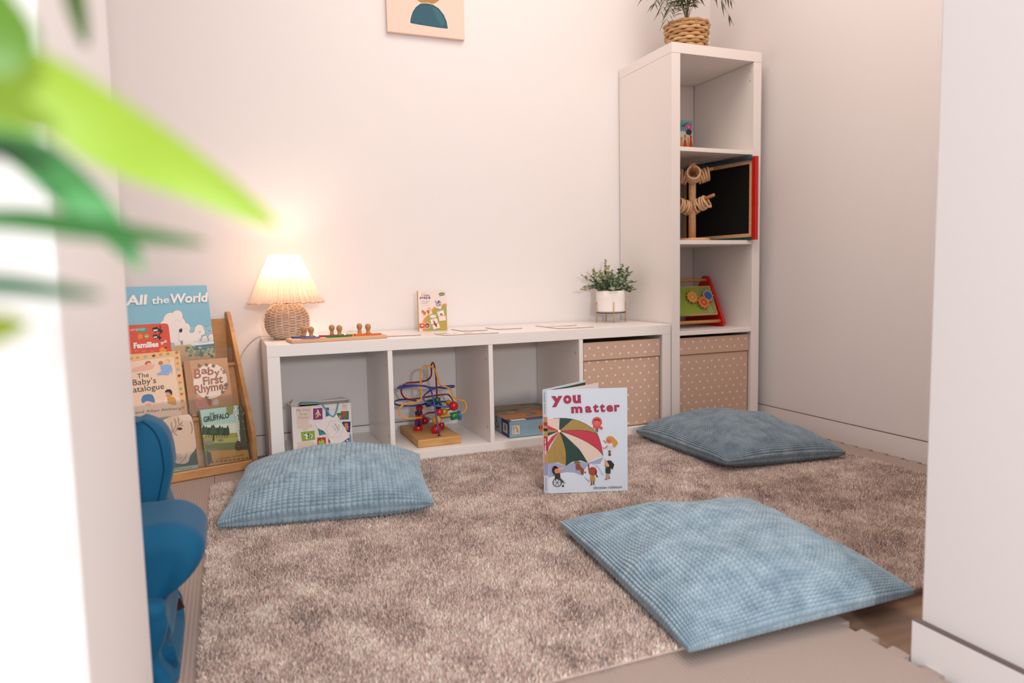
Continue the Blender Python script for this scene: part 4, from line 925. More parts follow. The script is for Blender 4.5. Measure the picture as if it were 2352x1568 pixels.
# ------------------------------------------------------------------ book display with its books
BO = np.array([-.038, -.226, 0.0]); BEX = np.array([-.96, -.28, 0]); BEB = np.array([-.28, .96, 0]); TH_ = math.radians(25)
BLN = BEB * math.sin(TH_) + Z3 * math.cos(TH_); BN = np.cross(BEX, BLN); BN = -BN / np.linalg.norm(BN)   # BN faces the reader
def bp(a, b, z): return BO + BEX * a + BEB * b + Z3 * z
def book_display():
    r = thing('book_display', tuple(bp(.31, .1, 0)), 'beech wooden book display rack with clear acrylic fronts, beside the low shelf unit', 'book rack')
    Wd = .62
    prof = [(0, 0), (.232, 0), (.232, .495), (.228, .508), (.218, .514), (.205, .510), (.194, .497), (.006, .128), (0, .105)]
    for a0, in ((0,), (Wd - .013,)):
        MB().prism([(b, z) for b, z in prof], bp(a0, 0, .0004), BEB, Z3, BEX, .013).build('side_panel', BEECH, r, bevel=.003)
    MB().obox(bp(0, 0, .0), BEX, BEB, Z3, (.013, Wd - .013), (.002, .016), (.001, .030)).build('front_rail', BEECH, r, bevel=.003)
    for b0, z0, dd in ((.016, .018, .04), (.074, .172, .055), (.142, .333, .08)):
        MB().obox(bp(0, 0, 0), BEX, BEB, Z3, (.013, Wd - .013), (b0, b0 + dd), (z0, z0 + .010)).build('tier_shelf', BEECH, r)
    th = math.radians(15); L15 = BEB * math.sin(th) + Z3 * math.cos(th); N15 = np.cross(BEX, L15); N15 = -N15 / np.linalg.norm(N15)
    for b0, z0, t1 in ((.045, .012, .165), (.115, .182, .155)):
        MB().obox(bp(0, b0, z0), BEX, L15, N15, (.013, Wd - .013), (0, t1), (-.006, 0)).build('back_board', BEECH, r)
    MB().obox(bp(0, 0, 0), BEX, BEB, Z3, (.013, Wd - .013), (.222, .228), (.02, .49)).build('back_board', BEECH, r)
    for b0, z0, L_ in ((.012, .030, .057), (.081, .175, .070), (.143, .345, .05)):
        MB().obox(bp(0, b0, z0), BEX, L15, N15, (.0135, Wd - .0135), (0, L_), (0, .0022)).build('clear_front', ACRYL, r)
book_display()

Q1 = lambda *p: tuple(((x - 250) / .319, (y - 620) / .319) for x, y in p)
def rack_book(name, label, b0, z0, a0, a1, t0, t1, thick, body, quad, draw, edge='#e9dccf', corner=.0, lean=15):
    """a0 = right edge, a1 = left edge (distance left of the rack's right side)"""
    BLN = BEB * math.sin(math.radians(lean)) + Z3 * math.cos(math.radians(lean)); BN = np.cross(BEX, BLN); BN = -BN / np.linalg.norm(BN)
    o = BO + BEB * b0 + Z3 * z0 + BEX * a1 + BLN * t0; U = -BEX; w_, h_ = a1 - a0, t1 - t0
    r = thing(name, tuple(o - BN * thick), label, 'book', 'picture books on the wooden rack')
    N = BN; m = MB()
    if corner:
        pts = []
        for (cx, cy, s) in ((w_ - corner, corner, -90), (w_ - corner, h_ - corner, 0), (corner, h_ - corner, 90), (corner, corner, 180)):
            pts += [(cx + corner * math.cos(math.radians(s + k * 22.5)), cy + corner * math.sin(math.radians(s + k * 22.5))) for k in range(5)]
        m.prism(pts, o - N * .0012, U, BLN, N, .0012, body); mp = MB().prism([(x * .985 + .001, y * .985 + .001) for x, y in pts], o - N * (thick - .001), U, BLN, N, thick - .0024, edge)
    else:
        m.obox(o, U, BLN, N, (0, w_), (0, h_), (-.0016, 0), body); m.obox(o, U, BLN, N, (0, .0016), (0, h_), (-thick, -.0016), body)
        mp = MB().obox(o, U, BLN, N, (.002, w_ - .002), (.002, h_ - .002), (-thick + .0016, -.0018), edge)
    m.obox(o, U, BLN, N, (0, w_), (0, h_), (-thick, -thick + .0012), body)
    A = Art(m, o, U, BLN, N, w_, h_, quad); draw(A); m.build('cover', PRINT, r); mp.build('page_block', PRINT, r)

def d_world(A):   # drawn in 1254x1568 view of (270,630)-(510,930)
    A.poly([(60, 140), (1045, 133), (1100, 400), (1210, 1000), (1300, 1400), (60, 1400)], '#86bcd0')
    A.poly([(60, 640), (1140, 620), (1230, 1060), (60, 1100)], '#9ac3d0')
    W_ = '#efe4de'; ol = '#6d8590'
    cl = [(690, 492, 66), (610, 545, 92), (545, 610, 74), (700, 590, 92), (790, 640, 62), (640, 690, 120), (760, 730, 95), (850, 750, 58), (968, 662, 62), (1005, 690, 40), (930, 740, 66), (1130, 755, 40), (1040, 775, 40)]
    for x, y, q in cl: A.circ(x, y, q + 4, q + 4, ol, 22)
    for x, y, q in cl: A.circ(x, y, q, q, W_, 22)
    A.line([(640, 560), (690, 540), (730, 570)], 3, '#c9c4c0', 4); A.line([(760, 660), (800, 640), (830, 670)], 3, '#c9c4c0', 4)
    A.poly([(640, 800), (1170, 790), (1180, 860), (660, 850)], '#dfe2e0'); A.poly([(860, 850), (1172, 830), (1190, 930), (900, 900)], '#5c7684')
    for y, x0, x1 in ((775, 950, 1140), (800, 900, 1165), (815, 960, 1100), (870, 980, 1180)): A.line([(x0, y), (x1, y - 8)], 5, '#8fa9b4')
    A.poly([(620, 840), (860, 830), (900, 900), (1180, 940), (1215, 1060), (620, 1060)], '#cfae86')
    for k in range(12): A.line([(640 + k * 4, 855 + k * 14), (900 - k * 6, 845 + k * 16)], 4, '#a5835c')
    rnd = random.Random(12)
    for k in range(46):
        x = rnd.uniform(800, 1180); y = rnd.uniform(870, 980) + (x - 1000) * .06; A.circ(x, y, rnd.uniform(14, 34), rnd.uniform(10, 20), rnd.choice(['#8c9f78', '#7a8f74', '#a8b48c', '#657a62', '#9aa79a', '#5c6f62']), 9)
    A.poly([(640, 1000), (900, 990), (1215, 1010), (1215, 1080), (640, 1080)], '#c9a67e')
    A.poly([(712, 690), (752, 690), (766, 775), (722, 790), (700, 765)], '#efe6e2'); A.circ(728, 668, 20, 22, '#2e2422'); A.circ(738, 650, 9, 9, '#2e2422', 10); A.line([(733, 785), (735, 830)], 12, '#a88a7a'); A.line([(748, 785), (750, 830)], 12, '#a88a7a')
    for x, y in ((1060, 625), (1100, 680), (970, 690)): A.line([(x - 14, y - 6), (x, y + 2), (x + 16, y - 4)], 4, '#4a5c66')
    A.text('All', (78, 362), (345, 350), 112, '#f3ece6', .035, .15); A.text('the', (388, 352), (592, 340), 84, '#f3ece6', .02, .1); A.text('World', (605, 345), (1072, 330), 112, '#f3ece6', .03, .1)
rack_book('picture_book', 'tall sky blue book with white clouds and All the World lettering, topmost on the rack', .125, .18, .068, .322, .17, .438, .009, '#8fc0d2', ((75, 150), (1047, 132), (1205, 1052), (115, 1095)), d_world, lean=13)

def d_fam(A):
    A.circ(230, 670, 85, 32, '#4f9a7c'); A.text('HAPPY BABY BOOKS', (75, 690), (275, 676), 32, '#dfe8d2', -.005)
    A.circ(208, 755, 34, 34, '#f0912c'); A.circ(298, 750, 32, 28, '#9fae5c'); A.line([(270, 748), (296, 758), (322, 742)], 6, '#e9e4b8', 4)
    for a in range(6): A.circ(208 + 20 * math.cos(a), 755 + 20 * math.sin(a), 5, 5, '#b5452a', 6)
    for dx, dy, s in ((0, 0, 1), (-5, 90, .82)):
        f = lambda P: [(440 + dx + (x - 440) * s, 660 + dy + (y - 660) * s) for x, y in P]
        A.poly(f([(375, 650), (385, 640), (430, 632), (455, 628), (455, 645), (480, 655), (520, 670), (532, 690), (505, 690), (512, 720), (490, 715), (470, 685), (430, 690), (420, 710), (405, 705), (410, 680), (380, 685)]), '#1d1b20')
        A.line(f([(478, 660), (490, 640), (480, 612)]), 14 * s, '#1d1b20', 4); A.poly(f([(385, 668), (455, 660), (445, 680), (400, 688)]), '#efe4de')
    A.line([(508, 842), (570, 812)], 16, '#f0ddd2'); 
    for x, y in ((503, 832), (512, 852), (562, 803), (573, 820)): A.circ(x, y, 10, 10, '#f0ddd2', 10)
    A.text('Families', (118, 905), (465, 880), 70, '#f6ece6', .045)
    for x in (150, 260, 375): A.poly([(x - 24, 950), (x - 18, 922), (x - 4, 948)], '#e98a70'); A.poly([(x + 2, 948), (x + 10, 920), (x + 22, 944)], '#e98a70')
    A.circ(525, 925, 52, 36, '#e9923a'); A.blob([(540, 900), (575, 885), (585, 895), (560, 905)], '#3a2420')
rack_book('board_book', 'red board book lettered Families with black cats, left of the tall blue book', .108, .18, .206, .345, .175, .314, .012, '#d9513a', ((-60, 620), (603, 580), (677, 1117), (0, 1170)), d_fam, '#b9a48c', .012, lean=13)

def d_cat(A):
    A.poly([(40, 970), (705, 918), (720, 940), (870, 1700), (0, 1800)], '#edbd86')
    A.poly([(20, 1048), (648, 992), (800, 1600), (810, 1690), (0, 1760)], '#f3d3b8'); A.line([(20, 1046), (648, 990), (812, 1690)], 3, '#b98a62')
    for i, (x, y) in enumerate([(155, 1000), (230, 992), (318, 985), (412, 978), (492, 968), (575, 962), (680, 950), (690, 1015), (703, 1080), (715, 1150), (735, 1225), (752, 1305), (768, 1380), (785, 1440), (800, 1520), (815, 1600)]):
        A.blob([(x - 22, y), (x - 4, y - 16), (x + 20, y - 6), (x + 14, y + 12), (x - 8, y + 16)], ['#c98a5a', '#d99a62', '#a9b0b0', '#8a4a34', '#c9946a', '#8fb36a', '#b5805a'][i % 7], 3)
    sk = '#eeb59c'
    A.blob([(165, 1130), (230, 1105), (310, 1085), (385, 1085), (425, 1080), (420, 1120), (380, 1140), (310, 1150), (230, 1160), (175, 1165)], sk); A.circ(352, 1075, 38, 34, sk); A.blob([(315, 1075), (330, 1045), (365, 1040), (385, 1062), (350, 1060), (330, 1085)], '#b8622f')
    A.circ(575, 1060, 42, 40, '#f0c9a0'); A.blob([(545, 1035), (580, 1020), (610, 1045), (600, 1070), (570, 1040)], '#e6bd78'); A.circ(498, 1068, 28, 24, '#cc7a4e'); A.blob([(500, 1100), (560, 1090), (620, 1100), (645, 1160), (620, 1180), (600, 1215), (540, 1210), (480, 1215), (462, 1195), (510, 1170), (500, 1130)], '#8fb4dc'); A.circ(640, 1185, 14, 14, sk)
    A.text('The', (232, 1242), (368, 1230), 56, '#4a3428', .0); A.text('Baby’s', (182, 1330), (458, 1305), 74, '#4a3428', .0); A.text('Catalogue', (110, 1425), (560, 1375), 74, '#4a3428', .0)
    A.blob([(285, 1520), (300, 1460), (350, 1440), (410, 1445), (440, 1490), (450, 1540), (400, 1530), (350, 1520), (310, 1545)], '#4f80ac'); A.circ(370, 1560, 38, 22, sk)
    A.circ(625, 1445, 40, 40, '#d99a74'); A.blob([(570, 1420), (590, 1388), (640, 1388), (662, 1425), (655, 1450), (620, 1420)], '#33241e'); A.blob([(620, 1480), (690, 1480), (720, 1530), (715, 1570), (640, 1560), (600, 1530)], '#d99a3a'); A.blob([(560, 1510), (600, 1500), (610, 1540), (590, 1580), (560, 1560)], '#e9dccf')
    A.text('Janet and Allan Ahlberg', (20, 1690), (790, 1640 - 20), 34, '#6b5040')
def d_cat2(A):
    d_cat(A)
# quad of the catalogue cover in the 1254x1568 view of (270,630)-(510,930): scale .1914
K1 = lambda *p: tuple(((x - 270) / .19139, (y - 630) / .19139) for x, y in p)
rack_book('picture_book', 'cream and orange bordered book lettered The Baby’s Catalogue, on the middle tier', .065, .10, .185, .352, .087, .307, .010, '#edbd86', K1((281, 812), (406, 808), (441, 958), (299, 976)), d_cat2)

def d_rhy(A):    # drawn in 1078x1568 view of (400,800)-(620,1120)
    A.poly([(84, 150), (150, 145), (300, 700), (200, 760)], '#b98a66'); A.line([(150, 143), (240, 700)], 3, '#a57a58')
    A.circ(402, 368, 190, 192, '#ecdccf', 36)
    c = '#a87462'
    for i, ch in enumerate('Baby'): A.text(ch, (218 + i * 74, [340, 290, 300, 312][i]), (295 + i * 70, [332, 282, 292, 305][i]), [105, 82, 88, 82][i], c, .03)
    A.text("'s", (512, 285), (572, 278), 60, c, .03)
    A.text('First', (322, 412), (548, 378), 92, c, .03); A.text('Rhymes', (236, 505), (605, 445), 92, c, .03)
    for x, y in ((265, 195), (345, 185), (425, 195), (550, 480), (590, 400), (370, 545)): A.blob([(x - 22, y), (x - 5, y - 22), (x + 8, y - 4), (x + 22, y - 16), (x + 14, y + 18), (x - 10, y + 20)], '#7d7462', 3)
    A.circ(308, 612, 63, 63, '#cf8472', 28); A.circ(308, 612, 54, 54, '#d99482', 28)
    for y in (585, 610, 635): A.line([(272, y), (344, y - 8)], 8, '#c27262')
    A.blob([(375, 575), (410, 560), (430, 590), (420, 640), (395, 620)], '#a5694e'); A.blob([(440, 600), (480, 560), (510, 590), (500, 620), (460, 625)], '#d9c4b4')
rack_book('picture_book', 'tan book lettered Baby’s First Rhymes with a white round panel, right on the middle tier', .065, .10, .040, .178, .088, .271, .011, '#c99c78', ((86, 150), (573, 106), (701, 686), (201, 760)), d_rhy)

def d_horse(A):   # 1078 view
    A.poly([(-230, 760), (190, 735), (300, 1390), (-100, 1440)], '#6a5040'); A.poly([(-230, 760), (-60, 750), (0, 1000), (-150, 1100)], '#7f7d80'); A.poly([(-160, 1150), (245, 1110), (290, 1330), (-110, 1400)], '#31493c')
    A.blob([(-80, 800), (60, 740), (150, 740), (190, 790), (210, 860), (240, 1000), (250, 1120), (205, 1200), (190, 1270), (150, 1295), (80, 1290), (30, 1250), (-10, 1150), (-60, 1010), (-110, 900)], '#d8bda6')
    A.blob([(60, 745), (140, 738), (185, 775), (180, 815), (110, 810), (80, 790)], '#e3cbb6'); A.circ(80, 905, 26, 16, '#5c4334'); A.circ(80, 903, 13, 10, '#2a1e18')
    for P in ([(20, 790), (40, 860), (20, 930), (60, 980)], [(55, 780), (70, 850), (110, 870)], [(-10, 830), (10, 930), (-10, 1010), (40, 1060)], [(180, 830), (200, 900), (195, 960)], [(100, 830), (60, 880), (40, 940)]): A.line(P, 12, '#a88a74', 5)
    A.line([(170, 1180), (150, 1240), (110, 1290)], 7, '#8a6f60', 5); A.blob([(60, 1190), (110, 1180), (130, 1240), (80, 1260)], '#caa995')
    A.poly([(-110, 1375), (288, 1300), (300, 1400), (-90, 1450)], '#9fb59c'); A.text('ILLUSTRATED BY Jane Dyer', (-60, 1385), (232, 1348), 26, '#4a5c4c')
rack_book('board_book', 'book with a pale horse head on a dark green ground, partly behind the blue armchair', .020, .03, .178, .325, .0, .174, .012, '#9a8672', ((-290, 800), (188, 738), (296, 1340), (-165, 1440)), d_horse, '#d9c8b4', .006)

def d_forest(A):  # 1078 view: title, forest glade, no figure
    A.poly([(270, 700), (740, 640), (800, 900), (330, 960)], '#a9cdbf'); A.poly([(300, 880), (760, 830), (800, 960), (320, 1010)], '#d5d9c4')
    A.poly([(330, 990), (830, 930), (870, 1130), (350, 1130)], '#9a9a4c'); A.poly([(345, 1060), (700, 990), (860, 1100), (370, 1150)], '#a8a856'); A.poly([(345, 1080), (850, 1040), (860, 1120), (360, 1150)], '#6f7a48')
    rnd = random.Random(9)
    for i in range(10):
        x = 312 + i * 30; A.rect(x + 8, 960, x + 14, 1010, '#4a3a28')
        A.poly([(x - 20, 985), (x - 8, 905), (x + 8, 865 + (i % 3) * 14), (x + 28, 905), (x + 38, 975)], ['#33472f', '#3f5636', '#2c3f2c'][i % 3])
    A.rect(428, 930, 448, 1050, '#4a3626'); A.poly([(390, 960), (412, 880), (430, 862), (455, 900), (480, 965)], '#3d5634')
    A.blob([(350, 1060), (385, 1045), (440, 1055), (455, 1080), (400, 1095), (355, 1090)], '#8a8478'); A.blob([(485, 1040), (510, 1025), (545, 1030), (552, 1045), (510, 1052)], '#7c776c')
    A.poly([(370, 1165), (850, 1120), (880, 1245), (400, 1330)], '#cf9a48'); A.poly([(370, 1160), (420, 1180), (440, 1280), (395, 1330)], '#5c5a44')
    A.poly([(560, 655), (650, 645), (640, 740), (590, 760), (565, 700)], '#8c8f54'); A.poly([(700, 640), (742, 636), (870, 1130), (760, 1130)], '#4c5040')
    for _ in range(60):
        x = rnd.uniform(700, 830); y = rnd.uniform(660, 1120); x = x + (y - 800) * .12; A.circ(x, y, rnd.uniform(5, 12), rnd.uniform(5, 10), rnd.choice(['#6d7254', '#838868', '#3a3f34', '#5c6149']), 7)
    A.poly([(645, 648), (672, 645), (750, 1050), (728, 1055)], '#e6e0d6')
    for k in range(22):
        y = 660 + k * 18; x = 652 + (y - 650) * .205; A.circ(x + rnd.uniform(-2, 16), y, 7, 4, '#3c3832', 7)
    A.blob([(700, 1050), (735, 1040), (770, 1080), (790, 1130), (700, 1140)], '#54462f')
    A.text('THE', (378, 765), (430, 752), 30, '#3a4038', .01); A.text('GRUFFALO', (318, 838), (602, 782), 62, '#22241f', .02)
    A.text('Julia Donaldson  Axel Scheffler', (490, 1262), (805, 1195), 18, '#4a3a1c', .0, .3)
    for k in range(9): A.blob([(420 + k * 50, 1290 - k * 8), (440 + k * 50, 1278 - k * 8), (460 + k * 50, 1285 - k * 8), (440 + k * 50, 1298 - k * 8)], '#7a6a4c', 3)
rack_book('board_book', 'small forest board book lettered The Gruffalo, at the front right of the rack', .020, .03, .020, .156, .0, .183, .014, '#7f7a5c', ((258, 700), (742, 636), (872, 1235), (378, 1340)), d_forest, '#6a5c48', .006)

# ------------------------------------------------------------------ things in the tall unit
def skittle_box():
    o = np.array([1.60, -.105, 1.0915]); w_, h_, d_ = .176, .168, .06
    m = MB().obox(o, X3, Z3, -Y3, (0, w_), (0, h_), (-d_, 0), '#e6ded8'); A = Art(m, o, X3, Z3, -Y3, w_, h_)
    A.rect(0, .122, w_, h_, '#7fb4b6')
    for k in range(7): A.line([(.105 + .004 * k, .14), (.10 + .012 * k, .155 + .003 * (k % 3))], .003, '#3f6f7a'); A.line([(.10 + .009 * k, .142), (.098 + .011 * k, .122)], .003, '#4c7f88')
    for k in range(5):
        t = k * 1.257 + .3; A.circ(.157 + .009 * math.cos(t), .141 + .008 * math.sin(t), .008, .007, '#d9648c', 10)
    A.circ(.157, .141, .004, .004, '#f0b0c0', 10)
    A.blob([(.142, .118), (.150, .130), (.166, .130), (.172, .118), (.164, .108), (.148, .109)], '#22304c')
    def pin(x, s, c, c2=None):
        A.blob([(x - .008 * s, .03), (x - .009 * s, .03 + .025 * s), (x - .004 * s, .03 + .055 * s), (x - .005 * s, .03 + .066 * s), (x, .03 + .072 * s), (x + .005 * s, .03 + .066 * s), (x + .004 * s, .03 + .055 * s), (x + .009 * s, .03 + .025 * s), (x + .008 * s, .03)], c, 4)
        if c2: A.rect(x - .004 * s, .03 + .05 * s, x + .004 * s, .03 + .068 * s, c2)
    pin(.02, 1.1, '#c9442a'); pin(.055, 1.1, '#c9442a'); pin(.10, 1.12, '#c24a2a'); pin(.12, .95, '#d6a24a', '#c9942f'); pin(.138, 1.1, '#c9442a', '#cf9a40'); pin(.154, .95, '#d6a24a'); pin(.167, 1.1, '#c9442a')
    tag(m.build('skittles_box', PRINT, None, at=tuple(o)), 'small box printed with red skittles and a pink flower, in the tall shelf', 'toy box')
skittle_box()

def chalkboard():
    A_, B_ = np.array([1.848, -.405, .7405]), np.array([1.786, -.030, .7405]); d = B_ - A_; L_ = np.linalg.norm(d); d /= L_
    N = np.array([d[1], -d[0], 0]); N = N if N[0] < 0 else -N          # faces left, into the room
    r = thing('toy_chalkboard', tuple((A_ + B_) / 2), 'black toy chalkboard with blue, red and green rails in the tall shelf unit', 'chalkboard')
    Hh = .325
    MB().obox(A_, d, Z3, N, (.012, L_ - .004), (.018, Hh - .014), (-.006, -.002), '#121110').build('chalk_panel', MATTE, r)
    fr = MB(); w_ = .014
    fr.obox(A_, d, Z3, N, (.006, .006 + w_), (.012, Hh - .012), (-.006, .003), '#d9ab82'); fr.obox(A_, d, Z3, N, (L_ - w_, L_), (.012, Hh - .012), (-.006, .003), '#c79a63')
    fr.obox(A_, d, Z3, N, (.006 + w_, L_ - w_), (.012, .012 + w_), (-.006, .003), '#d9ab82'); fr.obox(A_, d, Z3, N, (.006 + w_, L_ - w_), (Hh - .012 - w_, Hh - .012), (-.006, .003), '#d9ab82')
    fr.build('wooden_frame', TOYW, r)
    MB().obox(A_, d, Z3, N, (.0, L_), (Hh - .012, Hh), (-.008, .012), '#33505c').build('top_rail', GLOSS, r, bevel=.0015)
    MB().obox(A_, d, Z3, N, (.0, L_), (0, .012), (-.008, .012), '#1f4436').build('bottom_rail', GLOSS, r, bevel=.0015)
    MB().obox(A_, d, Z3, N, (-.014, .0045), (0, Hh), (-.010, .008), '#c9160f').build('side_rail', GLOSS, r, bevel=.0015)
chalkboard()

def ring_tree():
    c = np.array([1.655, -.27, .7405]); r = thing('wooden_ring_tree', tuple(c), 'plain wooden post with pegs full of rings, in front of the chalkboard', 'toy')
    MB().lathe([(0, 0), (.068, 0), (.070, .003), (.068, .012), (0, .013)], c, '#d8a97c', 40).build('round_base', TOYW, r)
    MB().lathe([(0, .012), (.0145, .012), (.0145, .308), (.013, .310), (0, .310)], c, '#dfb084', 24).build('post', TOYW, r)
    def arm(az, z, nr, tilt=.3, s0=.022, L_=.085, col=0):
        d = np.array([math.cos(az) * math.cos(tilt), math.sin(az) * math.cos(tilt), math.sin(tilt)]); a = c + Z3 * z
        p = MB().tube([a + d * .010, a + d * (L_ - .004), a + d * L_], [.0068, .0068, .005], '#bf8450', 14).build('peg', TOYW, r)
        rnd = random.Random(int(z * 1000) + int(az * 10))
        side = np.cross(d, Z3); side /= np.linalg.norm(side); upv = np.cross(side, d)
        for k in range(nr):
            cc = a + d * (s0 + .0105 * k) - Z3 * .0145; w1 = side * .0245; tl = rnd.uniform(-.25, .25); w2 = upv * .0245 + d * .0245 * tl
            MB().tube([cc + w1 * math.cos(t * .2094) + w2 * math.sin(t * .2094) for t in range(30)], .0046, rnd.choice(['#e2b68e', '#d9a97c', '#e8bf98']), 8, True).build('ring', TOYW, r)
    fwd = math.atan2(CP[1] - c[1], CP[0] - c[0])
    arm(fwd + .08, .262, 5); arm(fwd + .08 + 1.571, .262, 5); arm(fwd + .08 - 1.571, .262, 5)
    arm(fwd + 1.15, .150, 5, L_=.098); arm(fwd - 1.0, .142, 5); arm(fwd + 3.0, .142, 4)
# rings share one look; each is its own part
ring_tree()

def gear_toy():
    r = thing('gear_activity_toy', (1.68, -.15, .3895), 'red framed activity toy with three turning gears on a green board', 'toy')
    prof = [(-.277, .018), (-.272, .006), (-.262, .0), (-.030, .0), (-.018, .006), (-.014, .018), (-.018, .030), (-.128, .200), (-.142, .212), (-.160, .212), (-.174, .202)]
    for x in (1.806, 1.535): MB().prism(prof, (x, 0, .3895), Y3, Z3, X3, .013, '#cf160f').build('side_frame', GLOSS, r, bevel=.003)
    for y, z in ((-.158, .583), (-.255, .412)): MB().cyl((1.548, y, z), (1.8065, y, z), .0068, '#c98d55').build('dowel', TOYW, r)
    a, b = np.array([1.553, -.196, .558]), np.array([1.553, -.252, .440]); Vv = a - b; h_ = np.linalg.norm(Vv); Vv /= h_; N = np.cross(X3, Vv); N = N if N[1] < 0 else -N; w_ = .246
    m = MB().obox(b, X3, Vv, N, (0, w_), (0, h_), (-.007, 0), '#c9a06c'); A = Art(m, b, X3, Vv, N, w_, h_)
    A.rect(.004, .004, w_ - .004, h_ - .004, '#8c9650'); A.blob([(.05, h_ - .005), (.14, h_ - .005), (.17, h_ - .02), (.15, .06), (.17, .03), (.14, .006), (.02, .006), (.02, .08)], '#8a9c34', 6); A.line([(.205, .03), (.212, .008)], .003, '#c9c4a0'); A.line([(.215, .042), (.225, .01)], .003, '#c9c4a0')
    m.build('picture_board', PRINT, r)
    def gear(u, v, R, lay, c1, c2, c3):
        m = MB(); P = []
        for k in range(11):
            for f, rr in ((-.30, .76), (0, 1.0), (.30, .76)):
                t = (k + f) * 2 * math.pi / 11; P.append((R * rr * math.cos(t), R * rr * math.sin(t)))
        c = b + X3 * u + Vv * v + N * (.001 + lay); m.prism(P, c, X3, Vv, N, .006, c1, '#a8763f')
        G = Art(m, c + N * .006 - X3 * R - Vv * R, X3, Vv, N, 2 * R, 2 * R); G.poly([(R + .86 * x, R + .86 * y) for x, y in P], c2); G.circ(R, R, R * .60, R * .60, c3, 28); G.circ(R, R, R * .5, R * .5, c2 if c3 != '#3c5f9a' else c3, 28); G.circ(R, R, R * .2, R * .2, c3, 16)
        m.build('gear', PRINT, r)
    gear(.214, .082, .031, .004, '#b3a99a', '#9c9a98', '#3c5f9a'); gear(.182, .052, .030, .006, '#e8a45c', '#c9431c', '#e8824a'); gear(.135, .078, .031, .004, '#dd9a48', '#d08a38', '#e2a85c')
gear_toy()

# ------------------------------------------------------------------ blue armchair behind the doorway wall
def armchair():
    r = thing('kids_armchair', (-.42, -1.30, 0), 'small bright blue upholstered armchair at the left, half behind the doorway wall', 'armchair')
    def loft(prof, y0, y1, cap, name, fn=None):
        """rounded slab: profile (x,z) swept along y with shrunken rounded ends"""
        m = MB(); cx = np.mean([p[0] for p in prof]); cz = np.mean([p[1] for p in prof]); n = len(prof); V = []; ks = []
        N_ = 8
        for i in range(N_ + 1): t = math.pi / 2 * i / N_; ks.append((y0 + cap * (1 - math.sin(t)), 1 - (cap * (1 - math.cos(math.pi / 2 - t)) * 0 + .0) if 0 else math.cos(math.pi / 2 - t)))
        ys = [(y0 + cap * (1 - math.cos(math.pi / 2 * i / N_)), math.sin(math.pi / 2 * i / N_)) for i in range(N_ + 1)]
        ys = ys + [(y0 + cap + (y1 - y0 - 2 * cap) * i / 10, 1) for i in range(1, 10)] + [(y1 - a + y0, s) for a, s in reversed([(q[0], q[1]) for q in ys])]
        for y, s in ys:
            k = 1 - (1 - s) * .0
            for (x, z) in prof:
                dx, dz = x - cx, z - cz; L_ = math.hypot(dx, dz) + 1e-9; sh = cap * (1 - s); f = max(0, L_ - sh) / L_
                if s == 0: f = max(0, L_ - cap) / L_
                V.append((cx + dx * f, y, max(.002, cz + dz * f)))
        m.add(V, [(j * n + k, j * n + (k + 1) % n, (j + 1) * n + (k + 1) % n, (j + 1) * n + k) for j in range(len(ys) - 1) for k in range(n)] + [tuple(range(n - 1, -1, -1)), tuple((len(ys) - 1) * n + k for k in range(n))], '#075377', True)
        return m.build(name, CHAIRM, r)
    arm = catmull([(-.275, .226), (-.235, .237), (-.195, .234), (-.166, .212), (-.159, .185), (-.176, .155), (-.205, .134), (-.224, .115), (-.218, .085), (-.213, .060), (-.224, .035), (-.208, .003), (-.290, .003), (-.300, .12)], 5, True)
    loft([(p[0], p[1]) for p in arm], -1.49, -1.29, .04, 'armrest')
    arm2 = [(-.84 - p[0], p[1]) for p in arm]
    loft(arm2, -1.49, -1.29, .04, 'armrest')
    seat = catmull([(-.555, .17), (-.42, .185), (-.285, .17), (-.28, .09), (-.285, .02), (-.42, .004), (-.555, .02), (-.56, .09)], 4, True)
    loft([(p[0], p[1]) for p in seat], -1.50, -1.24, .03, 'seat_cushion')
    def bf(v):
        x, y, z = v; q = 1 - .07 * (abs(z) < .35) * (1 - abs(z) / .35); ear = .045 * max(0, z - .55) * (abs(x) > .6) 
        return [x * (q + ear), y * (1 - .3 * max(0, z) ** 2), z * (1 + .05 * (abs(x) > .75)) - .035 * math.cos(x * 1.5)]
    MB().superell((-.425, -1.215, .222), (.214, .075, .155), .38, .42, '#0b5c8e', 72, bf).build('backrest', CHAIRM, r)
    body = catmull([(-.56, .12), (-.42, .14), (-.24, .135), (-.216, .105), (-.220, .075), (-.230, .045), (-.216, .012), (-.222, .003), (-.42, .002), (-.62, .004), (-.625, .06), (-.61, .11)], 5, True)
    loft([(p[0], p[1]) for p in body], -1.525, -1.36, .02, 'base')
    for t in (-1.28, -.62):
        P = []
        for i in range(5, 34):
            p = -math.pi / 2 + math.pi * i / 36; sg = lambda x, q: math.copysign(abs(x) ** q, x)
            v = bf([sg(math.cos(p), .42) * sg(math.cos(t), .38), sg(math.cos(p), .42) * sg(math.sin(t), .38), sg(math.sin(p), .42)])
            P.append((-.425 + .2145 * v[0], -1.215 + .0755 * v[1], .222 + .1555 * v[2]))
        MB().tube(P, .0012, '#0a3453', 6).build('piping', PIPING, r)
    st = MB(); st.add([px(384, 1338, 1.27), px(398, 1340, 1.27), px(414, 1372, 1.26), px(404, 1384, 1.26)], [(0, 1, 2, 3)], '#8a7262'); st.add([px(404, 1384, 1.26), px(414, 1372, 1.26), px(425, 1394, 1.25), px(410, 1402, 1.25)], [(0, 1, 2, 3)], '#4a3228')
    o = st.build('cloth_strap', MATTE, r); o.modifiers.new('thick', 'SOLIDIFY').thickness = .003
armchair()

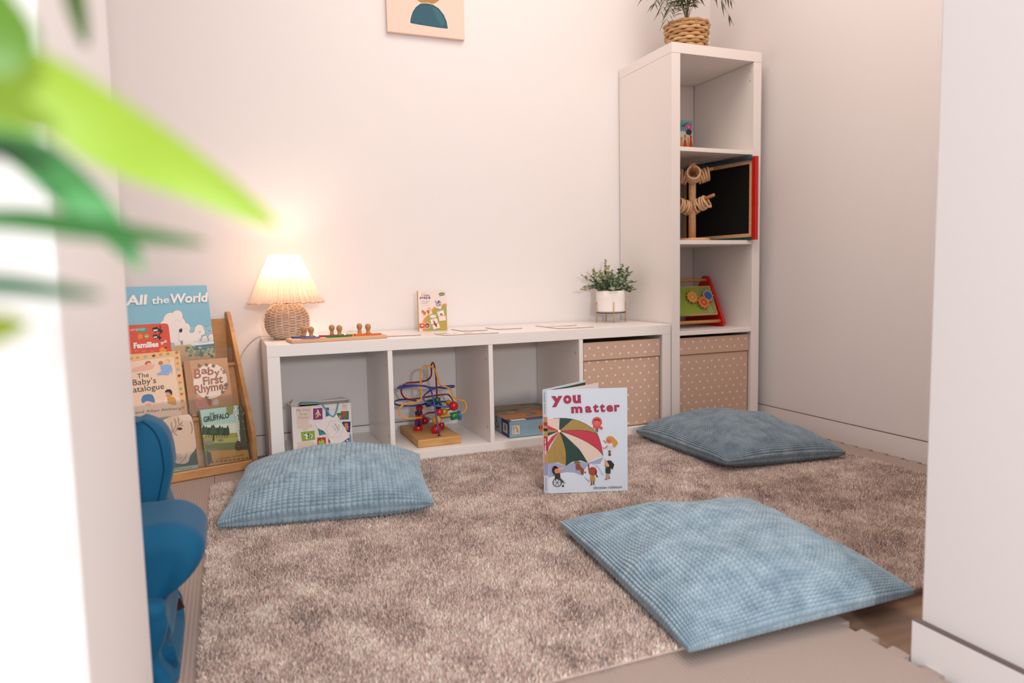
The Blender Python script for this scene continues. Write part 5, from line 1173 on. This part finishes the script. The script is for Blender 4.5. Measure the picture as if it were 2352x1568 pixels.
# ------------------------------------------------------------------ palm close to the camera
def near_palm():
    base = np.array([-.46, -2.60, FZ]); r = thing('potted_palm', tuple(base), 'broad leaved green palm very close to the camera at the left edge', 'potted plant')
    MB().lathe([(0, 0), (.085, 0), (.09, .004), (.11, .19), (.113, .20), (.104, .20), (.10, .18), (0, .178)], base, '#d8cdc4', 40).build('pot', MATTE, r)
    MB().lathe([(0, 0), (.101, 0)], base + Z3 * .182, '#3a2c22', 24).build('soil', SOIL, r)
    hub = np.array([-.40, -2.50, .74])
    MB().tube(catmull([base + Z3 * .18, base + np.array([.01, .02, .4]), hub], 8), [.009 - .0003 * i for i in range(17)], '#5c7a3a', 10).build('stem', LEAFM, r)
    def blade(P, wd, col, name='leaf'):
        C_ = catmull([px(p[0], p[1], p[2] * .74) for p in P], 8); n = len(C_); V = []; wd = wd * .78
        for i, p in enumerate(C_):
            t = C_[min(i + 1, n - 1)] - C_[max(i - 1, 0)]; t /= np.linalg.norm(t); v = p - CP; v /= np.linalg.norm(v)
            s = np.cross(t, v); s /= np.linalg.norm(s); u = i / (n - 1); w_ = wd * max(.02, math.sin(math.pi * min(1, u * .93 + .07)) ** .75) / 2
            back = np.cross(s, t)
            V += [p - s * w_, p + back * w_ * .35, p + s * w_]
        F = []
        for i in range(n - 1): a = i * 3; F += [(a, a + 1, a + 4, a + 3), (a + 1, a + 2, a + 5, a + 4)]
        m = MB(); m.add(V, F, col, True); m.tube([C_[0], hub], .0012, '#6a8a3c', 6)
        m.build(name, PALM, r)
    blade([(-120, 60, .22), (80, 190, .235), (260, 310, .25), (430, 400, .27), (640, 520, .29)], .0235, '#a8cc4a')
    blade([(-60, 310, .24), (60, 350, .25), (160, 430, .27), (250, 520, .28), (330, 620, .29)], .0150, '#63b06e')
    blade([(-150, 500, .22), (60, 505, .24), (250, 530, .26), (480, 560, .29)], .0085, '#3f7a3c')
    blade([(-150, 650, .20), (20, 655, .22), (240, 680, .25)], .0065, '#2c6a40')
    blade([(150, -120, .26), (170, -10, .27), (198, 110, .28)], .0070, '#4a6a2c')
    blade([(-160, -40, .20), (-40, 60, .21), (90, 100, .22)], .0280, '#6d9a3c')
    blade([(-150, 790, .20), (-60, 760, .205), (70, 742, .22)], .0110, '#8a9a2c')
    blade([(-180, 260, .19), (-60, 230, .20), (140, 300, .22)], .0130, '#8aa83c')
    blade([(-150, 380, .20), (0, 340, .21), (130, 380, .24)], .0060, '#24382a')
near_palm()
